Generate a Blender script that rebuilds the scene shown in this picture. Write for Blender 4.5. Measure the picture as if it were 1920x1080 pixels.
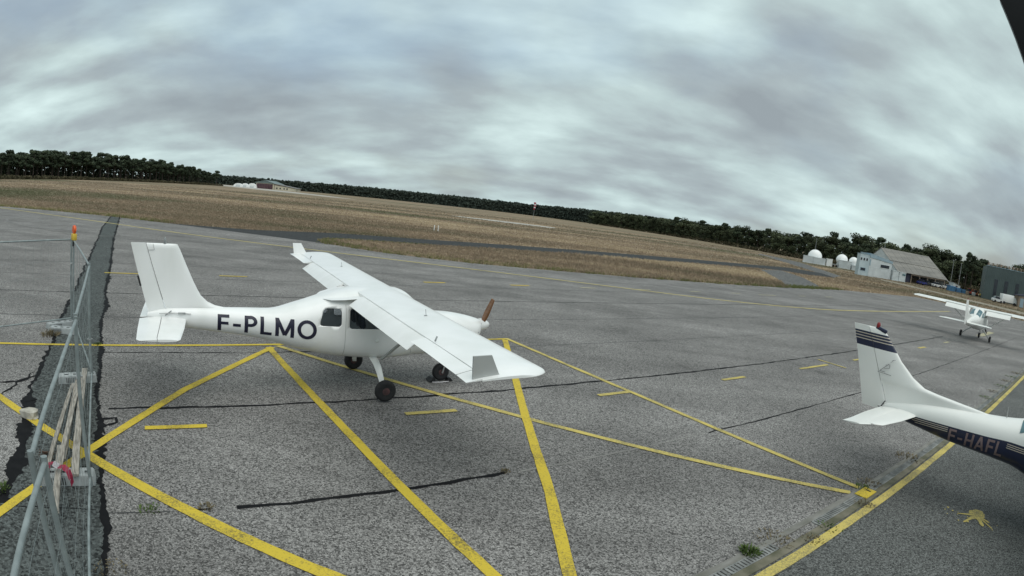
import bpy, bmesh, math, random
import numpy as np
from mathutils import Vector, Matrix
random.seed(7); RNG = np.random.default_rng(7)
R = math.radians
scn = bpy.context.scene
COL = scn.collection
for o in list(bpy.data.objects): bpy.data.objects.remove(o)

# ------------------------------------------------------------------ camera
CAM_H = 3.488
cam = bpy.data.cameras.new('camera')
cam.type = 'PANO'                      # wide surveillance lens: close to equidistant, 101 degrees across
cam.clip_start = 0.05; cam.clip_end = 8000
cam.sensor_fit = 'HORIZONTAL'; cam.sensor_width = 36.0; cam.sensor_height = 20.25
cc = cam
cc.panorama_type = 'FISHEYE_LENS_POLYNOMIAL'
cc.fisheye_fov = R(160)
cc.fisheye_polynomial_k0 = 0.0
cc.fisheye_polynomial_k1 = -0.049733250
cc.fisheye_polynomial_k2 = -0.00015643020
cc.fisheye_polynomial_k3 = 3.2890685e-05
cc.fisheye_polynomial_k4 = -1.2040357e-06
co = bpy.data.objects.new('camera', cam); COL.objects.link(co)
P_, Q_ = 0.13482013, 0.11941283        # pitch down, roll
cr, sr, cp, sp = math.cos(Q_), math.sin(Q_), math.cos(P_), math.sin(P_)
co.matrix_world = Matrix(((cr, -sr, 0, 0), (sr*sp, cr*sp, -cp, 0), (sr*cp, cr*cp, sp, CAM_H), (0, 0, 0, 1)))
scn.camera = co

# ------------------------------------------------------------------ sky and sun (overcast late morning)
SUN_EL, SUN_AZ = 66.0, 150.0           # azimuth clockwise from +Y
world = bpy.data.worlds.new('World'); scn.world = world; world.use_nodes = True
nt = world.node_tree; N = nt.nodes; Lk = nt.links
for n in list(N): N.remove(n)
def nn(t, tree=None, **k):
    x = (tree or nt).nodes.new(t)
    for a, b in k.items(): setattr(x, a, b)
    return x
def math_n(tree, op, a, b=None, clamp=False):
    m = tree.nodes.new('ShaderNodeMath'); m.operation = op; m.use_clamp = clamp
    for i, v in enumerate((a, b)):
        if v is None: continue
        if hasattr(v, 'links') or hasattr(v, 'is_linked'): tree.links.new(v, m.inputs[i])
        else: m.inputs[i].default_value = v
    return m.outputs[0]
sky = nn('ShaderNodeTexSky'); sky.sky_type = 'NISHITA'; sky.sun_disc = False
sky.sun_elevation = R(SUN_EL); sky.sun_rotation = R(SUN_AZ); sky.air_density = 1.2; sky.dust_density = 2.5
bg_sky = nn('ShaderNodeBackground'); bg_sky.inputs[1].default_value = 0.10
Lk.new(sky.outputs[0], bg_sky.inputs[0])
tc = nn('ShaderNodeTexCoord'); sep = nn('ShaderNodeSeparateXYZ'); Lk.new(tc.outputs['Generated'], sep.inputs[0])
zc = math_n(nt, 'ADD', math_n(nt, 'MAXIMUM', sep.outputs[2], 0.0), 0.32)
cb = nn('ShaderNodeCombineXYZ')
Lk.new(math_n(nt, 'DIVIDE', sep.outputs[0], zc), cb.inputs[0]); Lk.new(math_n(nt, 'DIVIDE', sep.outputs[1], zc), cb.inputs[1])
mp = nn('ShaderNodeMapping'); Lk.new(cb.outputs[0], mp.inputs[0])
mp.inputs['Location'].default_value = (3.1, 1.7, 0.0); mp.inputs['Rotation'].default_value = (0, 0, R(-12)); mp.inputs['Scale'].default_value = (0.8, 1.25, 1)
n1 = nn('ShaderNodeTexNoise'); n1.inputs['Scale'].default_value = 1.15; n1.inputs['Detail'].default_value = 8; n1.inputs['Roughness'].default_value = 0.52; n1.inputs['Distortion'].default_value = 0.15
Lk.new(mp.outputs[0], n1.inputs['Vector'])
mp2 = nn('ShaderNodeMapping'); Lk.new(cb.outputs[0], mp2.inputs[0]); mp2.inputs['Location'].default_value = (7.3, 4.4, 2.0)
n2 = nn('ShaderNodeTexNoise'); n2.inputs['Scale'].default_value = 0.9; n2.inputs['Detail'].default_value = 4; n2.inputs['Roughness'].default_value = 0.5
Lk.new(mp2.outputs[0], n2.inputs['Vector'])
mp4 = nn('ShaderNodeMapping'); Lk.new(mp.outputs[0], mp4.inputs[0]); mp4.inputs['Location'].default_value = (0.05, -0.10, 0.03)
n4 = nn('ShaderNodeTexNoise')
for n_ in (n1, n4):
    n_.inputs['Scale'].default_value = 1.55; n_.inputs['Detail'].default_value = 9; n_.inputs['Roughness'].default_value = 0.50; n_.inputs['Distortion'].default_value = 0.1
Lk.new(mp4.outputs[0], n4.inputs['Vector'])
relief = math_n(nt, 'MULTIPLY', math_n(nt, 'SUBTRACT', n1.outputs[0], n4.outputs[0]), 0.36)
mixv = math_n(nt, 'ADD', math_n(nt, 'ADD', math_n(nt, 'MULTIPLY', n1.outputs[0], 0.60), math_n(nt, 'MULTIPLY', n2.outputs[0], 0.40)), relief)
ramp = nn('ShaderNodeValToRGB'); Lk.new(mixv, ramp.inputs[0])
e = ramp.color_ramp.elements
e[0].position = 0.335; e[0].color = (0.25, 0.290, 0.315, 1)
e[1].position = 0.66; e[1].color = (0.575, 0.71, 0.70, 1)
el = ramp.color_ramp.elements.new(0.44); el.color = (0.315, 0.372, 0.392, 1)
el = ramp.color_ramp.elements.new(0.53); el.color = (0.405, 0.50, 0.505, 1)
bg_cl = nn('ShaderNodeBackground'); bg_cl.inputs[1].default_value = 1.0
Lk.new(ramp.outputs[0], bg_cl.inputs[0])
# thin gaps in the deck let some blue through towards the horizon
n3 = nn('ShaderNodeTexNoise'); n3.inputs['Scale'].default_value = 0.8; n3.inputs['Detail'].default_value = 5
mp3 = nn('ShaderNodeMapping'); Lk.new(cb.outputs[0], mp3.inputs[0]); mp3.inputs['Location'].default_value = (1.3, 9.4, 5.0)
Lk.new(mp3.outputs[0], n3.inputs['Vector'])
gap = nn('ShaderNodeMapRange'); gap.inputs[1].default_value = 0.48; gap.inputs[2].default_value = 0.66; gap.inputs[3].default_value = 1.0; gap.inputs[4].default_value = 0.45
Lk.new(n3.outputs[0], gap.inputs[0])
mixs = nn('ShaderNodeMixShader'); Lk.new(gap.outputs[0], mixs.inputs[0]); Lk.new(bg_sky.outputs[0], mixs.inputs[1]); Lk.new(bg_cl.outputs[0], mixs.inputs[2])
wo = nn('ShaderNodeOutputWorld'); Lk.new(mixs.outputs[0], wo.inputs[0])

sun = bpy.data.lights.new('sun', 'SUN'); sun.energy = 1.5; sun.angle = R(70); sun.color = (1.0, 0.97, 0.92)
so = bpy.data.objects.new('sun', sun); COL.objects.link(so)
sd = Vector((math.sin(R(SUN_AZ))*math.cos(R(SUN_EL)), math.cos(R(SUN_AZ))*math.cos(R(SUN_EL)), math.sin(R(SUN_EL))))
so.rotation_euler = (-sd).to_track_quat('-Z', 'Y').to_euler(); so.location = (0, 0, 60)
vs = scn.view_settings; vs.view_transform = 'Standard'; vs.look = 'None'; vs.gamma = 1.0; vs.exposure = 0.38; vs.use_curve_mapping = False
scn.render.film_transparent = False
scn.cycles.max_bounces = 6; scn.cycles.transparent_max_bounces = 8

# ------------------------------------------------------------------ materials
MATS = {}
def mat(name, c1, c2=None, scale=4.0, rough=0.6, metal=0.0, detail=4, lo=0.35, hi=0.65, bump=0.0, bscale=None, spec=0.4, coat=0.0, rnd=0.0, stretch=None):
    if name in MATS: return MATS[name]
    m = bpy.data.materials.new(name); m.use_nodes = True; t = m.node_tree
    b = t.nodes['Principled BSDF']
    b.inputs['Roughness'].default_value = rough; b.inputs['Metallic'].default_value = metal
    b.inputs['Specular IOR Level'].default_value = spec; b.inputs['Coat Weight'].default_value = coat
    c2 = c2 or tuple(x*0.86 for x in c1)
    tcn = nn('ShaderNodeTexCoord', t)
    src = tcn.outputs['Object']
    if stretch:
        mpn = nn('ShaderNodeMapping', t); t.links.new(src, mpn.inputs[0]); mpn.inputs['Scale'].default_value = stretch; src = mpn.outputs[0]
    no = nn('ShaderNodeTexNoise', t); no.inputs['Scale'].default_value = scale; no.inputs['Detail'].default_value = detail
    t.links.new(src, no.inputs['Vector'])
    rp = nn('ShaderNodeValToRGB', t); t.links.new(no.outputs[0], rp.inputs[0])
    rp.color_ramp.elements[0].position = lo; rp.color_ramp.elements[0].color = (*c2, 1)
    rp.color_ramp.elements[1].position = hi; rp.color_ramp.elements[1].color = (*c1, 1)
    out = rp.outputs[0]
    if rnd:
        oi = nn('ShaderNodeObjectInfo', t); hs = nn('ShaderNodeHueSaturation', t)
        mr = nn('ShaderNodeMapRange', t); mr.inputs[3].default_value = 1-rnd; mr.inputs[4].default_value = 1+rnd
        t.links.new(oi.outputs['Random'], mr.inputs[0]); t.links.new(mr.outputs[0], hs.inputs['Value']); t.links.new(out, hs.inputs['Color']); out = hs.outputs[0]
    t.links.new(out, b.inputs['Base Color'])
    if bump:
        bn = nn('ShaderNodeTexNoise', t); bn.inputs['Scale'].default_value = bscale or scale*3; bn.inputs['Detail'].default_value = 3
        t.links.new(src, bn.inputs['Vector'])
        bp = nn('ShaderNodeBump', t); bp.inputs['Strength'].default_value = bump; bp.inputs['Distance'].default_value = 0.02
        t.links.new(bn.outputs[0], bp.inputs['Height']); t.links.new(bp.outputs[0], b.inputs['Normal'])
    MATS[name] = m; return m

def asphalt(name, a, b, tint=(1, 1, 1), big=(0.74, 1.20), grain=66, streak=0.0, patch_lo=None):
    m = bpy.data.materials.new(name); m.use_nodes = True; t = m.node_tree; bs = t.nodes['Principled BSDF']
    bs.inputs['Roughness'].default_value = 0.88; bs.inputs['Specular IOR Level'].default_value = 0.25
    tcn = nn('ShaderNodeTexCoord', t); ob = tcn.outputs['Object']
    g = nn('ShaderNodeTexNoise', t); g.inputs['Scale'].default_value = grain; g.inputs['Detail'].default_value = 2.5; g.inputs['Roughness'].default_value = 0.75
    t.links.new(ob, g.inputs['Vector'])
    rp = nn('ShaderNodeValToRGB', t); t.links.new(g.outputs[0], rp.inputs[0])
    rp.color_ramp.elements[0].position = 0.34; rp.color_ramp.elements[0].color = (*[a*k for k in tint], 1)
    rp.color_ramp.elements[1].position = 0.68; rp.color_ramp.elements[1].color = (*[b*k for k in tint], 1)
    # blotches and long stains
    st = nn('ShaderNodeTexNoise', t); st.inputs['Scale'].default_value = 0.35; st.inputs['Detail'].default_value = 6; st.inputs['Roughness'].default_value = 0.6
    t.links.new(ob, st.inputs['Vector'])
    mr = nn('ShaderNodeMapRange', t); mr.inputs[1].default_value = 0.3; mr.inputs[2].default_value = 0.7; mr.inputs[3].default_value = big[0]; mr.inputs[4].default_value = big[1]
    t.links.new(st.outputs[0], mr.inputs[0])
    val = mr.outputs[0]
    mpn = nn('ShaderNodeMapping', t); t.links.new(ob, mpn.inputs[0]); mpn.inputs['Rotation'].default_value = (0, 0, R(-33)); mpn.inputs['Scale'].default_value = (0.04, 0.55, 1)
    s2 = nn('ShaderNodeTexNoise', t); s2.inputs['Scale'].default_value = 1.0; s2.inputs['Detail'].default_value = 5; s2.inputs['Roughness'].default_value = 0.65
    t.links.new(mpn.outputs[0], s2.inputs['Vector'])
    m2 = nn('ShaderNodeMapRange', t); m2.inputs[1].default_value = 0.33; m2.inputs[2].default_value = 0.67; m2.inputs[3].default_value = 1-streak; m2.inputs[4].default_value = 1+streak
    t.links.new(s2.outputs[0], m2.inputs[0])
    val = math_n(t, 'MULTIPLY', val, m2.outputs[0])
    # dark oil spots and pale worn patches with outlines of their own
    os_ = nn('ShaderNodeTexNoise', t); os_.inputs['Scale'].default_value = 0.9; os_.inputs['Detail'].default_value = 4; os_.inputs['Roughness'].default_value = 0.55; os_.inputs['Distortion'].default_value = 0.4
    mp5 = nn('ShaderNodeMapping', t); t.links.new(ob, mp5.inputs[0]); mp5.inputs['Location'].default_value = (11.3, 4.2, 0); t.links.new(mp5.outputs[0], os_.inputs['Vector'])
    m5 = nn('ShaderNodeMapRange', t); m5.inputs[1].default_value = 0.66; m5.inputs[2].default_value = 0.74; m5.inputs[3].default_value = 1.0; m5.inputs[4].default_value = 0.72; t.links.new(os_.outputs[0], m5.inputs[0])
    m6 = nn('ShaderNodeMapRange', t); m6.inputs[1].default_value = 0.36; m6.inputs[2].default_value = 0.26; m6.inputs[3].default_value = 1.0; m6.inputs[4].default_value = 1.25; t.links.new(os_.outputs[0], m6.inputs[0])
    val = math_n(t, 'MULTIPLY', math_n(t, 'MULTIPLY', val, m5.outputs[0]), m6.outputs[0])
    # scattered pale stones
    vo = nn('ShaderNodeTexVoronoi', t); vo.inputs['Scale'].default_value = grain*0.8; t.links.new(ob, vo.inputs['Vector'])
    sx = nn('ShaderNodeSeparateColor', t); t.links.new(vo.outputs['Color'], sx.inputs[0])
    mr3 = nn('ShaderNodeMapRange', t); mr3.inputs[3].default_value = 0.28; mr3.inputs[4].default_value = 1.72; t.links.new(sx.outputs[0], mr3.inputs[0])
    val = math_n(t, 'MULTIPLY', val, mr3.outputs[0])
    hs = nn('ShaderNodeHueSaturation', t); t.links.new(rp.outputs[0], hs.inputs['Color']); t.links.new(val, hs.inputs['Value'])
    t.links.new(hs.outputs[0], bs.inputs['Base Color'])
    bp = nn('ShaderNodeBump', t); bp.inputs['Strength'].default_value = 0.35; bp.inputs['Distance'].default_value = 0.01
    t.links.new(g.outputs[0], bp.inputs['Height']); t.links.new(bp.outputs[0], bs.inputs['Normal'])
    MATS[name] = m; return m

def paint_mat(name, col, under, wear=0.5):
    m = bpy.data.materials.new(name); m.use_nodes = True; t = m.node_tree; bs = t.nodes['Principled BSDF']
    bs.inputs['Roughness'].default_value = 0.75; bs.inputs['Specular IOR Level'].default_value = 0.25
    ob = nn('ShaderNodeTexCoord', t).outputs['Object']
    g = nn('ShaderNodeTexNoise', t); g.inputs['Scale'].default_value = 45; g.inputs['Detail'].default_value = 3; g.inputs['Roughness'].default_value = 0.7
    t.links.new(ob, g.inputs['Vector'])
    st = nn('ShaderNodeTexNoise', t); st.inputs['Scale'].default_value = 1.6; st.inputs['Detail'].default_value = 4
    t.links.new(ob, st.inputs['Vector'])
    v = math_n(t, 'ADD', math_n(t, 'MULTIPLY', g.outputs[0], 0.6), math_n(t, 'MULTIPLY', st.outputs[0], 0.4))
    rp = nn('ShaderNodeValToRGB', t); t.links.new(v, rp.inputs[0])
    rp.color_ramp.elements[0].position = 0.30+0.12*wear; rp.color_ramp.elements[0].color = (*under, 1)
    rp.color_ramp.elements[1].position = 0.48+0.10*wear; rp.color_ramp.elements[1].color = (*col, 1)
    t.links.new(rp.outputs[0], bs.inputs['Base Color'])
    MATS[name] = m; return m

M_APR = asphalt('apron_asphalt', 0.080, 0.262, (1.035, 1.0, 0.96), streak=0.20)
M_APR2 = asphalt('apron_asphalt_darker', 0.050, 0.165, (0.97, 1.0, 0.96), streak=0.10)
M_TRN = asphalt('trench_asphalt', 0.046, 0.092, (0.92, 1.03, 1.0), big=(0.85, 1.2), grain=40)
M_TAXI = asphalt('taxiway_asphalt', 0.020, 0.048, (0.95, 1.0, 1.02), big=(0.9, 1.1), grain=30)
M_TAXI2 = asphalt('old_taxiway_asphalt', 0.08, 0.14, (1, 1, 0.97), big=(0.85, 1.1), grain=12)
M_TAR = mat('sealing_tar', (0.010, 0.010, 0.011), (0.005, 0.005, 0.006), scale=6, rough=0.75, spec=0.12)
M_YEL = paint_mat('yellow_paint', (0.56, 0.42, 0.045), (0.13, 0.11, 0.05), 0.35)
M_YEL2 = paint_mat('worn_yellow_paint', (0.52, 0.42, 0.12), (0.15, 0.14, 0.09), 0.55)
M_YELP = paint_mat('pale_old_paint', (0.42, 0.385, 0.24), (0.16, 0.155, 0.13), 0.7)
M_YELE = paint_mat('pale_yellow_edge_paint', (0.52, 0.44, 0.16), (0.20, 0.18, 0.11), 0.35)
M_WHT = mat('aircraft_white', (0.81, 0.815, 0.805), (0.735, 0.745, 0.725), scale=2.2, detail=7, rough=0.30, coat=0.25, spec=0.5, lo=.30, hi=.60, stretch=(1, 1, .35))
M_WHT2 = mat('aircraft_ivory', (0.78, 0.78, 0.75), (0.72, 0.73, 0.70), scale=1.2, rough=0.35, coat=0.2)
M_GREY = mat('shade_and_trim_grey', (0.43, 0.44, 0.43), (0.40, 0.41, 0.40), scale=2, rough=0.5)  # seams and struts; also the shade painted onto the near winglet
M_NAVY = mat('navy_paint', (0.016, 0.022, 0.055), (0.012, 0.017, 0.042), scale=2, rough=0.3, coat=0.3)
M_LET = mat('letter_navy', (0.012, 0.012, 0.030), (0.016, 0.015, 0.034), scale=3, rough=0.4)
M_LETG = mat('letter_grey', (0.23, 0.165, 0.165), (0.17, 0.12, 0.12), scale=3, rough=0.5)
M_CREAM = mat('cream_stripe', (0.52, 0.47, 0.40), (0.45, 0.41, 0.35), scale=3, rough=0.4)
M_INT = mat('cabin_interior', (0.05, 0.055, 0.075), (0.02, 0.022, 0.035), scale=5, rough=0.8)
M_TYRE = mat('tyre_rubber', (0.022, 0.022, 0.023), (0.014, 0.014, 0.015), scale=9, rough=0.8, bump=0.2)
M_HUB = mat('wheel_hub', (0.11, 0.05, 0.05), (0.05, 0.03, 0.03), scale=9, rough=0.5)
M_RUB = mat('black_plastic', (0.016, 0.016, 0.018), (0.010, 0.010, 0.011), scale=5, rough=0.55)
M_WOOD = mat('propeller_wood', (0.26, 0.115, 0.045), (0.17, 0.07, 0.026), scale=3, rough=0.3, coat=0.5, stretch=(2, 2, 14))
M_METAL = mat('bare_metal', (0.42, 0.43, 0.43), (0.30, 0.31, 0.31), scale=8, rough=0.45, metal=0.7)
M_GALV = mat('galvanised_steel', (0.29, 0.33, 0.33), (0.20, 0.23, 0.23), scale=7, rough=0.5, metal=0.25)
M_CONC = mat('concrete_block', (0.36, 0.385, 0.385), (0.26, 0.28, 0.28), scale=9, rough=0.85, bump=0.3)
M_PLNK = mat('weathered_plank', (0.33, 0.305, 0.265), (0.15, 0.135, 0.115), scale=5, rough=0.85, stretch=(1.0, 9, 9), rnd=0.22, bump=0.2)
M_RED = mat('red_plastic', (0.22, 0.012, 0.014), (0.15, 0.010, 0.010), scale=6, rough=0.4)
M_ORA = mat('orange_lens', (0.80, 0.13, 0.03), (0.62, 0.09, 0.02), scale=12, rough=0.25)
M_YLW = mat('yellow_plastic', (0.65, 0.46, 0.06), (0.55, 0.37, 0.05), scale=8, rough=0.45)
M_PINK = mat('barrier_tape_red', (0.55, 0.07, 0.14), (0.42, 0.05, 0.10), scale=8, rough=0.5)
M_TAPEW = mat('barrier_tape_white', (0.75, 0.72, 0.74), (0.6, 0.58, 0.6), scale=8, rough=0.5)
def glass(name, col, tr=0.55):
    m = bpy.data.materials.new(name); m.use_nodes = True; t = m.node_tree; b = t.nodes['Principled BSDF']
    b.inputs['Base Color'].default_value = (*col, 1); b.inputs['Roughness'].default_value = 0.06; b.inputs['Specular IOR Level'].default_value = 0.5
    tp = nn('ShaderNodeBsdfTransparent', t); tp.inputs[0].default_value = (0.80, 0.84, 0.88, 1)
    lw = nn('ShaderNodeLayerWeight', t); lw.inputs[0].default_value = 0.25
    no = nn('ShaderNodeTexNoise', t); no.inputs['Scale'].default_value = 2.0; t.links.new(nn('ShaderNodeTexCoord', t).outputs['Object'], no.inputs['Vector'])
    f = math_n(t, 'ADD', math_n(t, 'MULTIPLY', lw.outputs['Fresnel'], 0.8), math_n(t, 'MULTIPLY', no.outputs[0], 2*(1-tr)*0.5), True)
    mx = nn('ShaderNodeMixShader', t); t.links.new(f, mx.inputs[0]); t.links.new(tp.outputs[0], mx.inputs[1]); t.links.new(b.outputs[0], mx.inputs[2])
    t.links.new(mx.outputs[0], t.nodes['Material Output'].inputs[0]); MATS[name] = m; return m
M_GLASS = glass('perspex', (0.16, 0.19, 0.21), 0.88)
M_GLASD = mat('dark_window', (0.03, 0.037, 0.05), (0.018, 0.022, 0.03), scale=3, rough=0.12, spec=0.6)
M_GLASB = mat('blue_window', (0.10, 0.19, 0.21), (0.07, 0.14, 0.16), scale=3, rough=0.12, spec=0.6)

# ------------------------------------------------------------------ mesh helpers
def link(o): COL.objects.link(o); return o
def tag(o, label=None, cat=None, group=None, kind=None):
    if label: o['label'] = label
    if cat: o['category'] = cat
    if group: o['group'] = group
    if kind: o['kind'] = kind
    return o
def thing(name, label, cat, loc=(0, 0, 0), rz=0.0, group=None):
    o = link(bpy.data.objects.new(name, None)); o.location = loc; o.rotation_euler = (0, 0, rz); o.empty_display_size = 0.3
    return tag(o, label, cat, group)
def finish(bm, angle=38):
    bmesh.ops.recalc_face_normals(bm, faces=bm.faces)
    a = R(angle)
    for f in bm.faces: f.smooth = True
    for ed in bm.edges:
        if len(ed.link_faces) != 2 or ed.calc_face_angle(0) > a: ed.smooth = False
def obj(name, bm, mats, parent=None, angle=38, recalc=True):
    if recalc: finish(bm, angle)
    me = bpy.data.meshes.new(name); bm.to_mesh(me); bm.free()
    for m in (mats if isinstance(mats, (list, tuple)) else [mats]): me.materials.append(m)
    o = link(bpy.data.objects.new(name, me))
    if parent: o.parent = parent
    return o
def raw(name, verts, faces, mats, parent=None, midx=None, smooth=False):
    me = bpy.data.meshes.new(name); me.from_pydata([tuple(map(float, v)) for v in verts], [], faces)
    for m in (mats if isinstance(mats, (list, tuple)) else [mats]): me.materials.append(m)
    if midx is not None: me.polygons.foreach_set('material_index', midx)
    if smooth: me.polygons.foreach_set('use_smooth', [True]*len(faces))
    o = link(bpy.data.objects.new(name, me))
    if parent: o.parent = parent
    return o
def B(): return bmesh.new()
def box(bm, c, s, rot=None, mi=0, bev=0.0):
    mt = Matrix.Translation(c) @ (rot.to_4x4() if rot else Matrix.Identity(4)) @ Matrix.Diagonal((*s, 1))
    r = bmesh.ops.create_cube(bm, size=1.0, matrix=mt)
    fs = {f for v in r['verts'] for f in v.link_faces}
    for f in fs: f.material_index = mi
    if bev:
        es = {e_ for v in r['verts'] for e_ in v.link_edges}
        bmesh.ops.bevel(bm, geom=list(es), offset=bev, segments=2, affect='EDGES', profile=0.5)
    return bm
def tube(bm, pts, rad, seg=8, mi=0, cap=True):
    pts = [Vector(p) for p in pts]; rads = rad if isinstance(rad, (list, tuple)) else [rad]*len(pts)
    rings = []
    for i, p in enumerate(pts):
        d = (pts[min(i+1, len(pts)-1)] - pts[max(i-1, 0)]).normalized()
        a = Vector((0, 0, 1)) if abs(d.z) < 0.9 else Vector((1, 0, 0))
        u = d.cross(a).normalized(); v = d.cross(u).normalized()
        rings.append([bm.verts.new(p + (u*math.cos(t)+v*math.sin(t))*rads[i]) for t in [2*math.pi*k/seg for k in range(seg)]])
    for A, C in zip(rings, rings[1:]):
        for k in range(seg):
            f = bm.faces.new((A[k], A[(k+1) % seg], C[(k+1) % seg], C[k])); f.material_index = mi
    if cap:
        for A in (rings[0], rings[-1]):
            f = bm.faces.new(A); f.material_index = mi
    return bm
def loft(bm, secs, closed=True, caps=True, mif=None):
    rings = [[bm.verts.new(p) for p in s] for s in secs]; n = len(rings[0])
    for i, (A, C) in enumerate(zip(rings, rings[1:])):
        for k in range(n if closed else n-1):
            f = bm.faces.new((A[k], A[(k+1) % n], C[(k+1) % n], C[k]))
            if mif: f.material_index = mif(i, k)
    if caps:
        for i, A in ((0, rings[0]), (len(rings)-2, rings[-1])):
            f = bm.faces.new(A)
            if mif: f.material_index = mif(i, 0)
    return bm
def lathe(bm, prof, axis_o, axis_d, seg=20, mi=0):
    # prof: (along, radius) list
    d = Vector(axis_d).normalized(); a = Vector((0, 0, 1)) if abs(d.z) < 0.9 else Vector((1, 0, 0))
    u = d.cross(a).normalized(); v = d.cross(u).normalized(); o = Vector(axis_o); rings = []
    for s, r in prof:
        rings.append([bm.verts.new(o + d*s + (u*math.cos(2*math.pi*k/seg)+v*math.sin(2*math.pi*k/seg))*max(r, 1e-4)) for k in range(seg)])
    for A, C in zip(rings, rings[1:]):
        for k in range(seg):
            f = bm.faces.new((A[k], A[(k+1) % seg], C[(k+1) % seg], C[k])); f.material_index = mi
    for A in (rings[0], rings[-1]):
        f = bm.faces.new(A); f.material_index = mi
    return bm
def catmull(pts, step=0.3):
    P = [np.array(p, float) for p in pts]; P = [2*P[0]-P[1]] + P + [2*P[-1]-P[-2]]; out = []
    for i in range(1, len(P)-2):
        n = max(1, int(np.linalg.norm(P[i+1]-P[i])/step))
        for k in range(n):
            t = k/n; a, b, c, d = P[i-1:i+3]
            out.append(0.5*((2*b)+(c-a)*t+(2*a-5*b+4*c-d)*t*t+(3*b-a-3*c+d)*t**3))
    out.append(P[-2]); return out
def linear(pts, step=0.3):
    out = []
    for a, b in zip(pts, pts[1:]):
        a = np.array(a, float); b = np.array(b, float); n = max(1, int(np.linalg.norm(b-a)/step))
        out += [a+(b-a)*k/n for k in range(n)]
    out.append(np.array(pts[-1], float)); return out
def flat_strip(name, pts, width, z, m, parent, jit=0.0, wj=0.0, wob=0.0):
    # a thin painted or poured strip lying on the ground
    pts = [np.array(p[:2]) for p in pts]; V = []; n = len(pts); off = 0.0
    for i, p in enumerate(pts):
        d = pts[min(i+1, n-1)]-pts[max(i-1, 0)]; d = d/np.linalg.norm(d); q = np.array((-d[1], d[0]))
        off = off*0.7 + random.uniform(-wob, wob)
        w = width[i] if isinstance(width, (list, tuple)) else width
        a = w/2*(1+random.uniform(-wj, wj)) + random.uniform(-jit, jit); b = w/2*(1+random.uniform(-wj, wj)) + random.uniform(-jit, jit)
        V.append((*(p+q*(off+max(a, 0.003))), z)); V.append((*(p+q*(off-max(b, 0.003))), z))
    F = [(2*i+1, 2*i+3, 2*i+2, 2*i) for i in range(n-1)]
    return raw(name, V, F, m, parent)
def ground_poly(name, pts, z, m, parent=None, holes=None):
    bm = B(); vs_ = [bm.verts.new((p[0], p[1], z)) for p in pts]
    f = bm.faces.new(vs_)
    if f.normal.z < 0 or True:
        bm.normal_update()
        if f.normal.z < 0: f.normal_flip()
    bmesh.ops.triangulate(bm, faces=[f])
    return obj(name, bm, m, parent, recalc=False)
def jag(pts, amp, step=0.25):
    q = linear(pts, step); out = []
    for i, p in enumerate(q):
        out.append((p[0]+random.uniform(-amp, amp), p[1]+random.uniform(-amp, amp)))
    return out
def inpoly(x, y, poly):
    x = np.asarray(x); y = np.asarray(y); c = np.zeros(x.shape, bool); n = len(poly)
    for i in range(n):
        x0, y0 = poly[i]; x1, y1 = poly[(i+1) % n]
        if y0 == y1: continue
        k = ((y0 > y) != (y1 > y)) & (x < (x1-x0)*(y-y0)/(y1-y0)+x0); c ^= k
    return c
def polar(az, d, z=0.0): return Vector((d*math.sin(R(az)), d*math.cos(R(az)), z))

# ------------------------------------------------------------------ ground, apron, taxiways
def field_mat():
    m = bpy.data.materials.new('dry_grass_field'); m.use_nodes = True; t = m.node_tree; bs = t.nodes['Principled BSDF']
    bs.inputs['Roughness'].default_value = 0.95; bs.inputs['Specular IOR Level'].default_value = 0.1
    ob = nn('ShaderNodeTexCoord', t).outputs['Object']
    def noise(sc, det, scale=(1, 1, 1), loc=(0, 0, 0), rot=0):
        mpn = nn('ShaderNodeMapping', t); t.links.new(ob, mpn.inputs[0]); mpn.inputs['Scale'].default_value = scale; mpn.inputs['Location'].default_value = loc; mpn.inputs['Rotation'].default_value = (0, 0, rot)
        no = nn('ShaderNodeTexNoise', t); no.inputs['Scale'].default_value = sc; no.inputs['Detail'].default_value = det; no.inputs['Roughness'].default_value = 0.62; t.links.new(mpn.outputs[0], no.inputs['Vector']); return no.outputs[0]
    big = noise(1.0, 5, (0.010, 0.035, 1), (3.2, 1.1, 0), R(-4)); mid = noise(1.0, 6, (0.06, 0.16, 1), (7, 3, 0)); fine = noise(1.0, 6, (0.9, 1.6, 1))
    v = math_n(t, 'ADD', math_n(t, 'ADD', math_n(t, 'MULTIPLY', big, 0.60), math_n(t, 'MULTIPLY', mid, 0.28)), math_n(t, 'MULTIPLY', fine, 0.12))
    rp = nn('ShaderNodeValToRGB', t); t.links.new(v, rp.inputs[0]); e = rp.color_ramp.elements
    e[0].position = 0.38; e[0].color = (0.095, 0.098, 0.055, 1)
    e[1].position = 0.64; e[1].color = (0.42, 0.340, 0.232, 1)
    for p, c in ((0.44, (0.140, 0.128, 0.080, 1)), (0.50, (0.205, 0.160, 0.112, 1)), (0.57, (0.290, 0.225, 0.155, 1))):
        x = e.new(p); x.color = c
    t.links.new(rp.outputs[0], bs.inputs['Base Color'])
    bp = nn('ShaderNodeBump', t); bp.inputs['Strength'].default_value = 0.8; bp.inputs['Distance'].default_value = 0.25; t.links.new(fine, bp.inputs['Height']); t.links.new(bp.outputs[0], bs.inputs['Normal'])
    MATS['field'] = m; return m
M_FIELD = field_mat()
ground = ground_poly('grass_field', [(-3000, -400), (3000, -400), (3000, 4500), (-3000, 4500)], -0.012, M_FIELD)
tag(ground, 'flat airfield of dry brown grass reaching to the woods', 'field', kind='structure')

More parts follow.
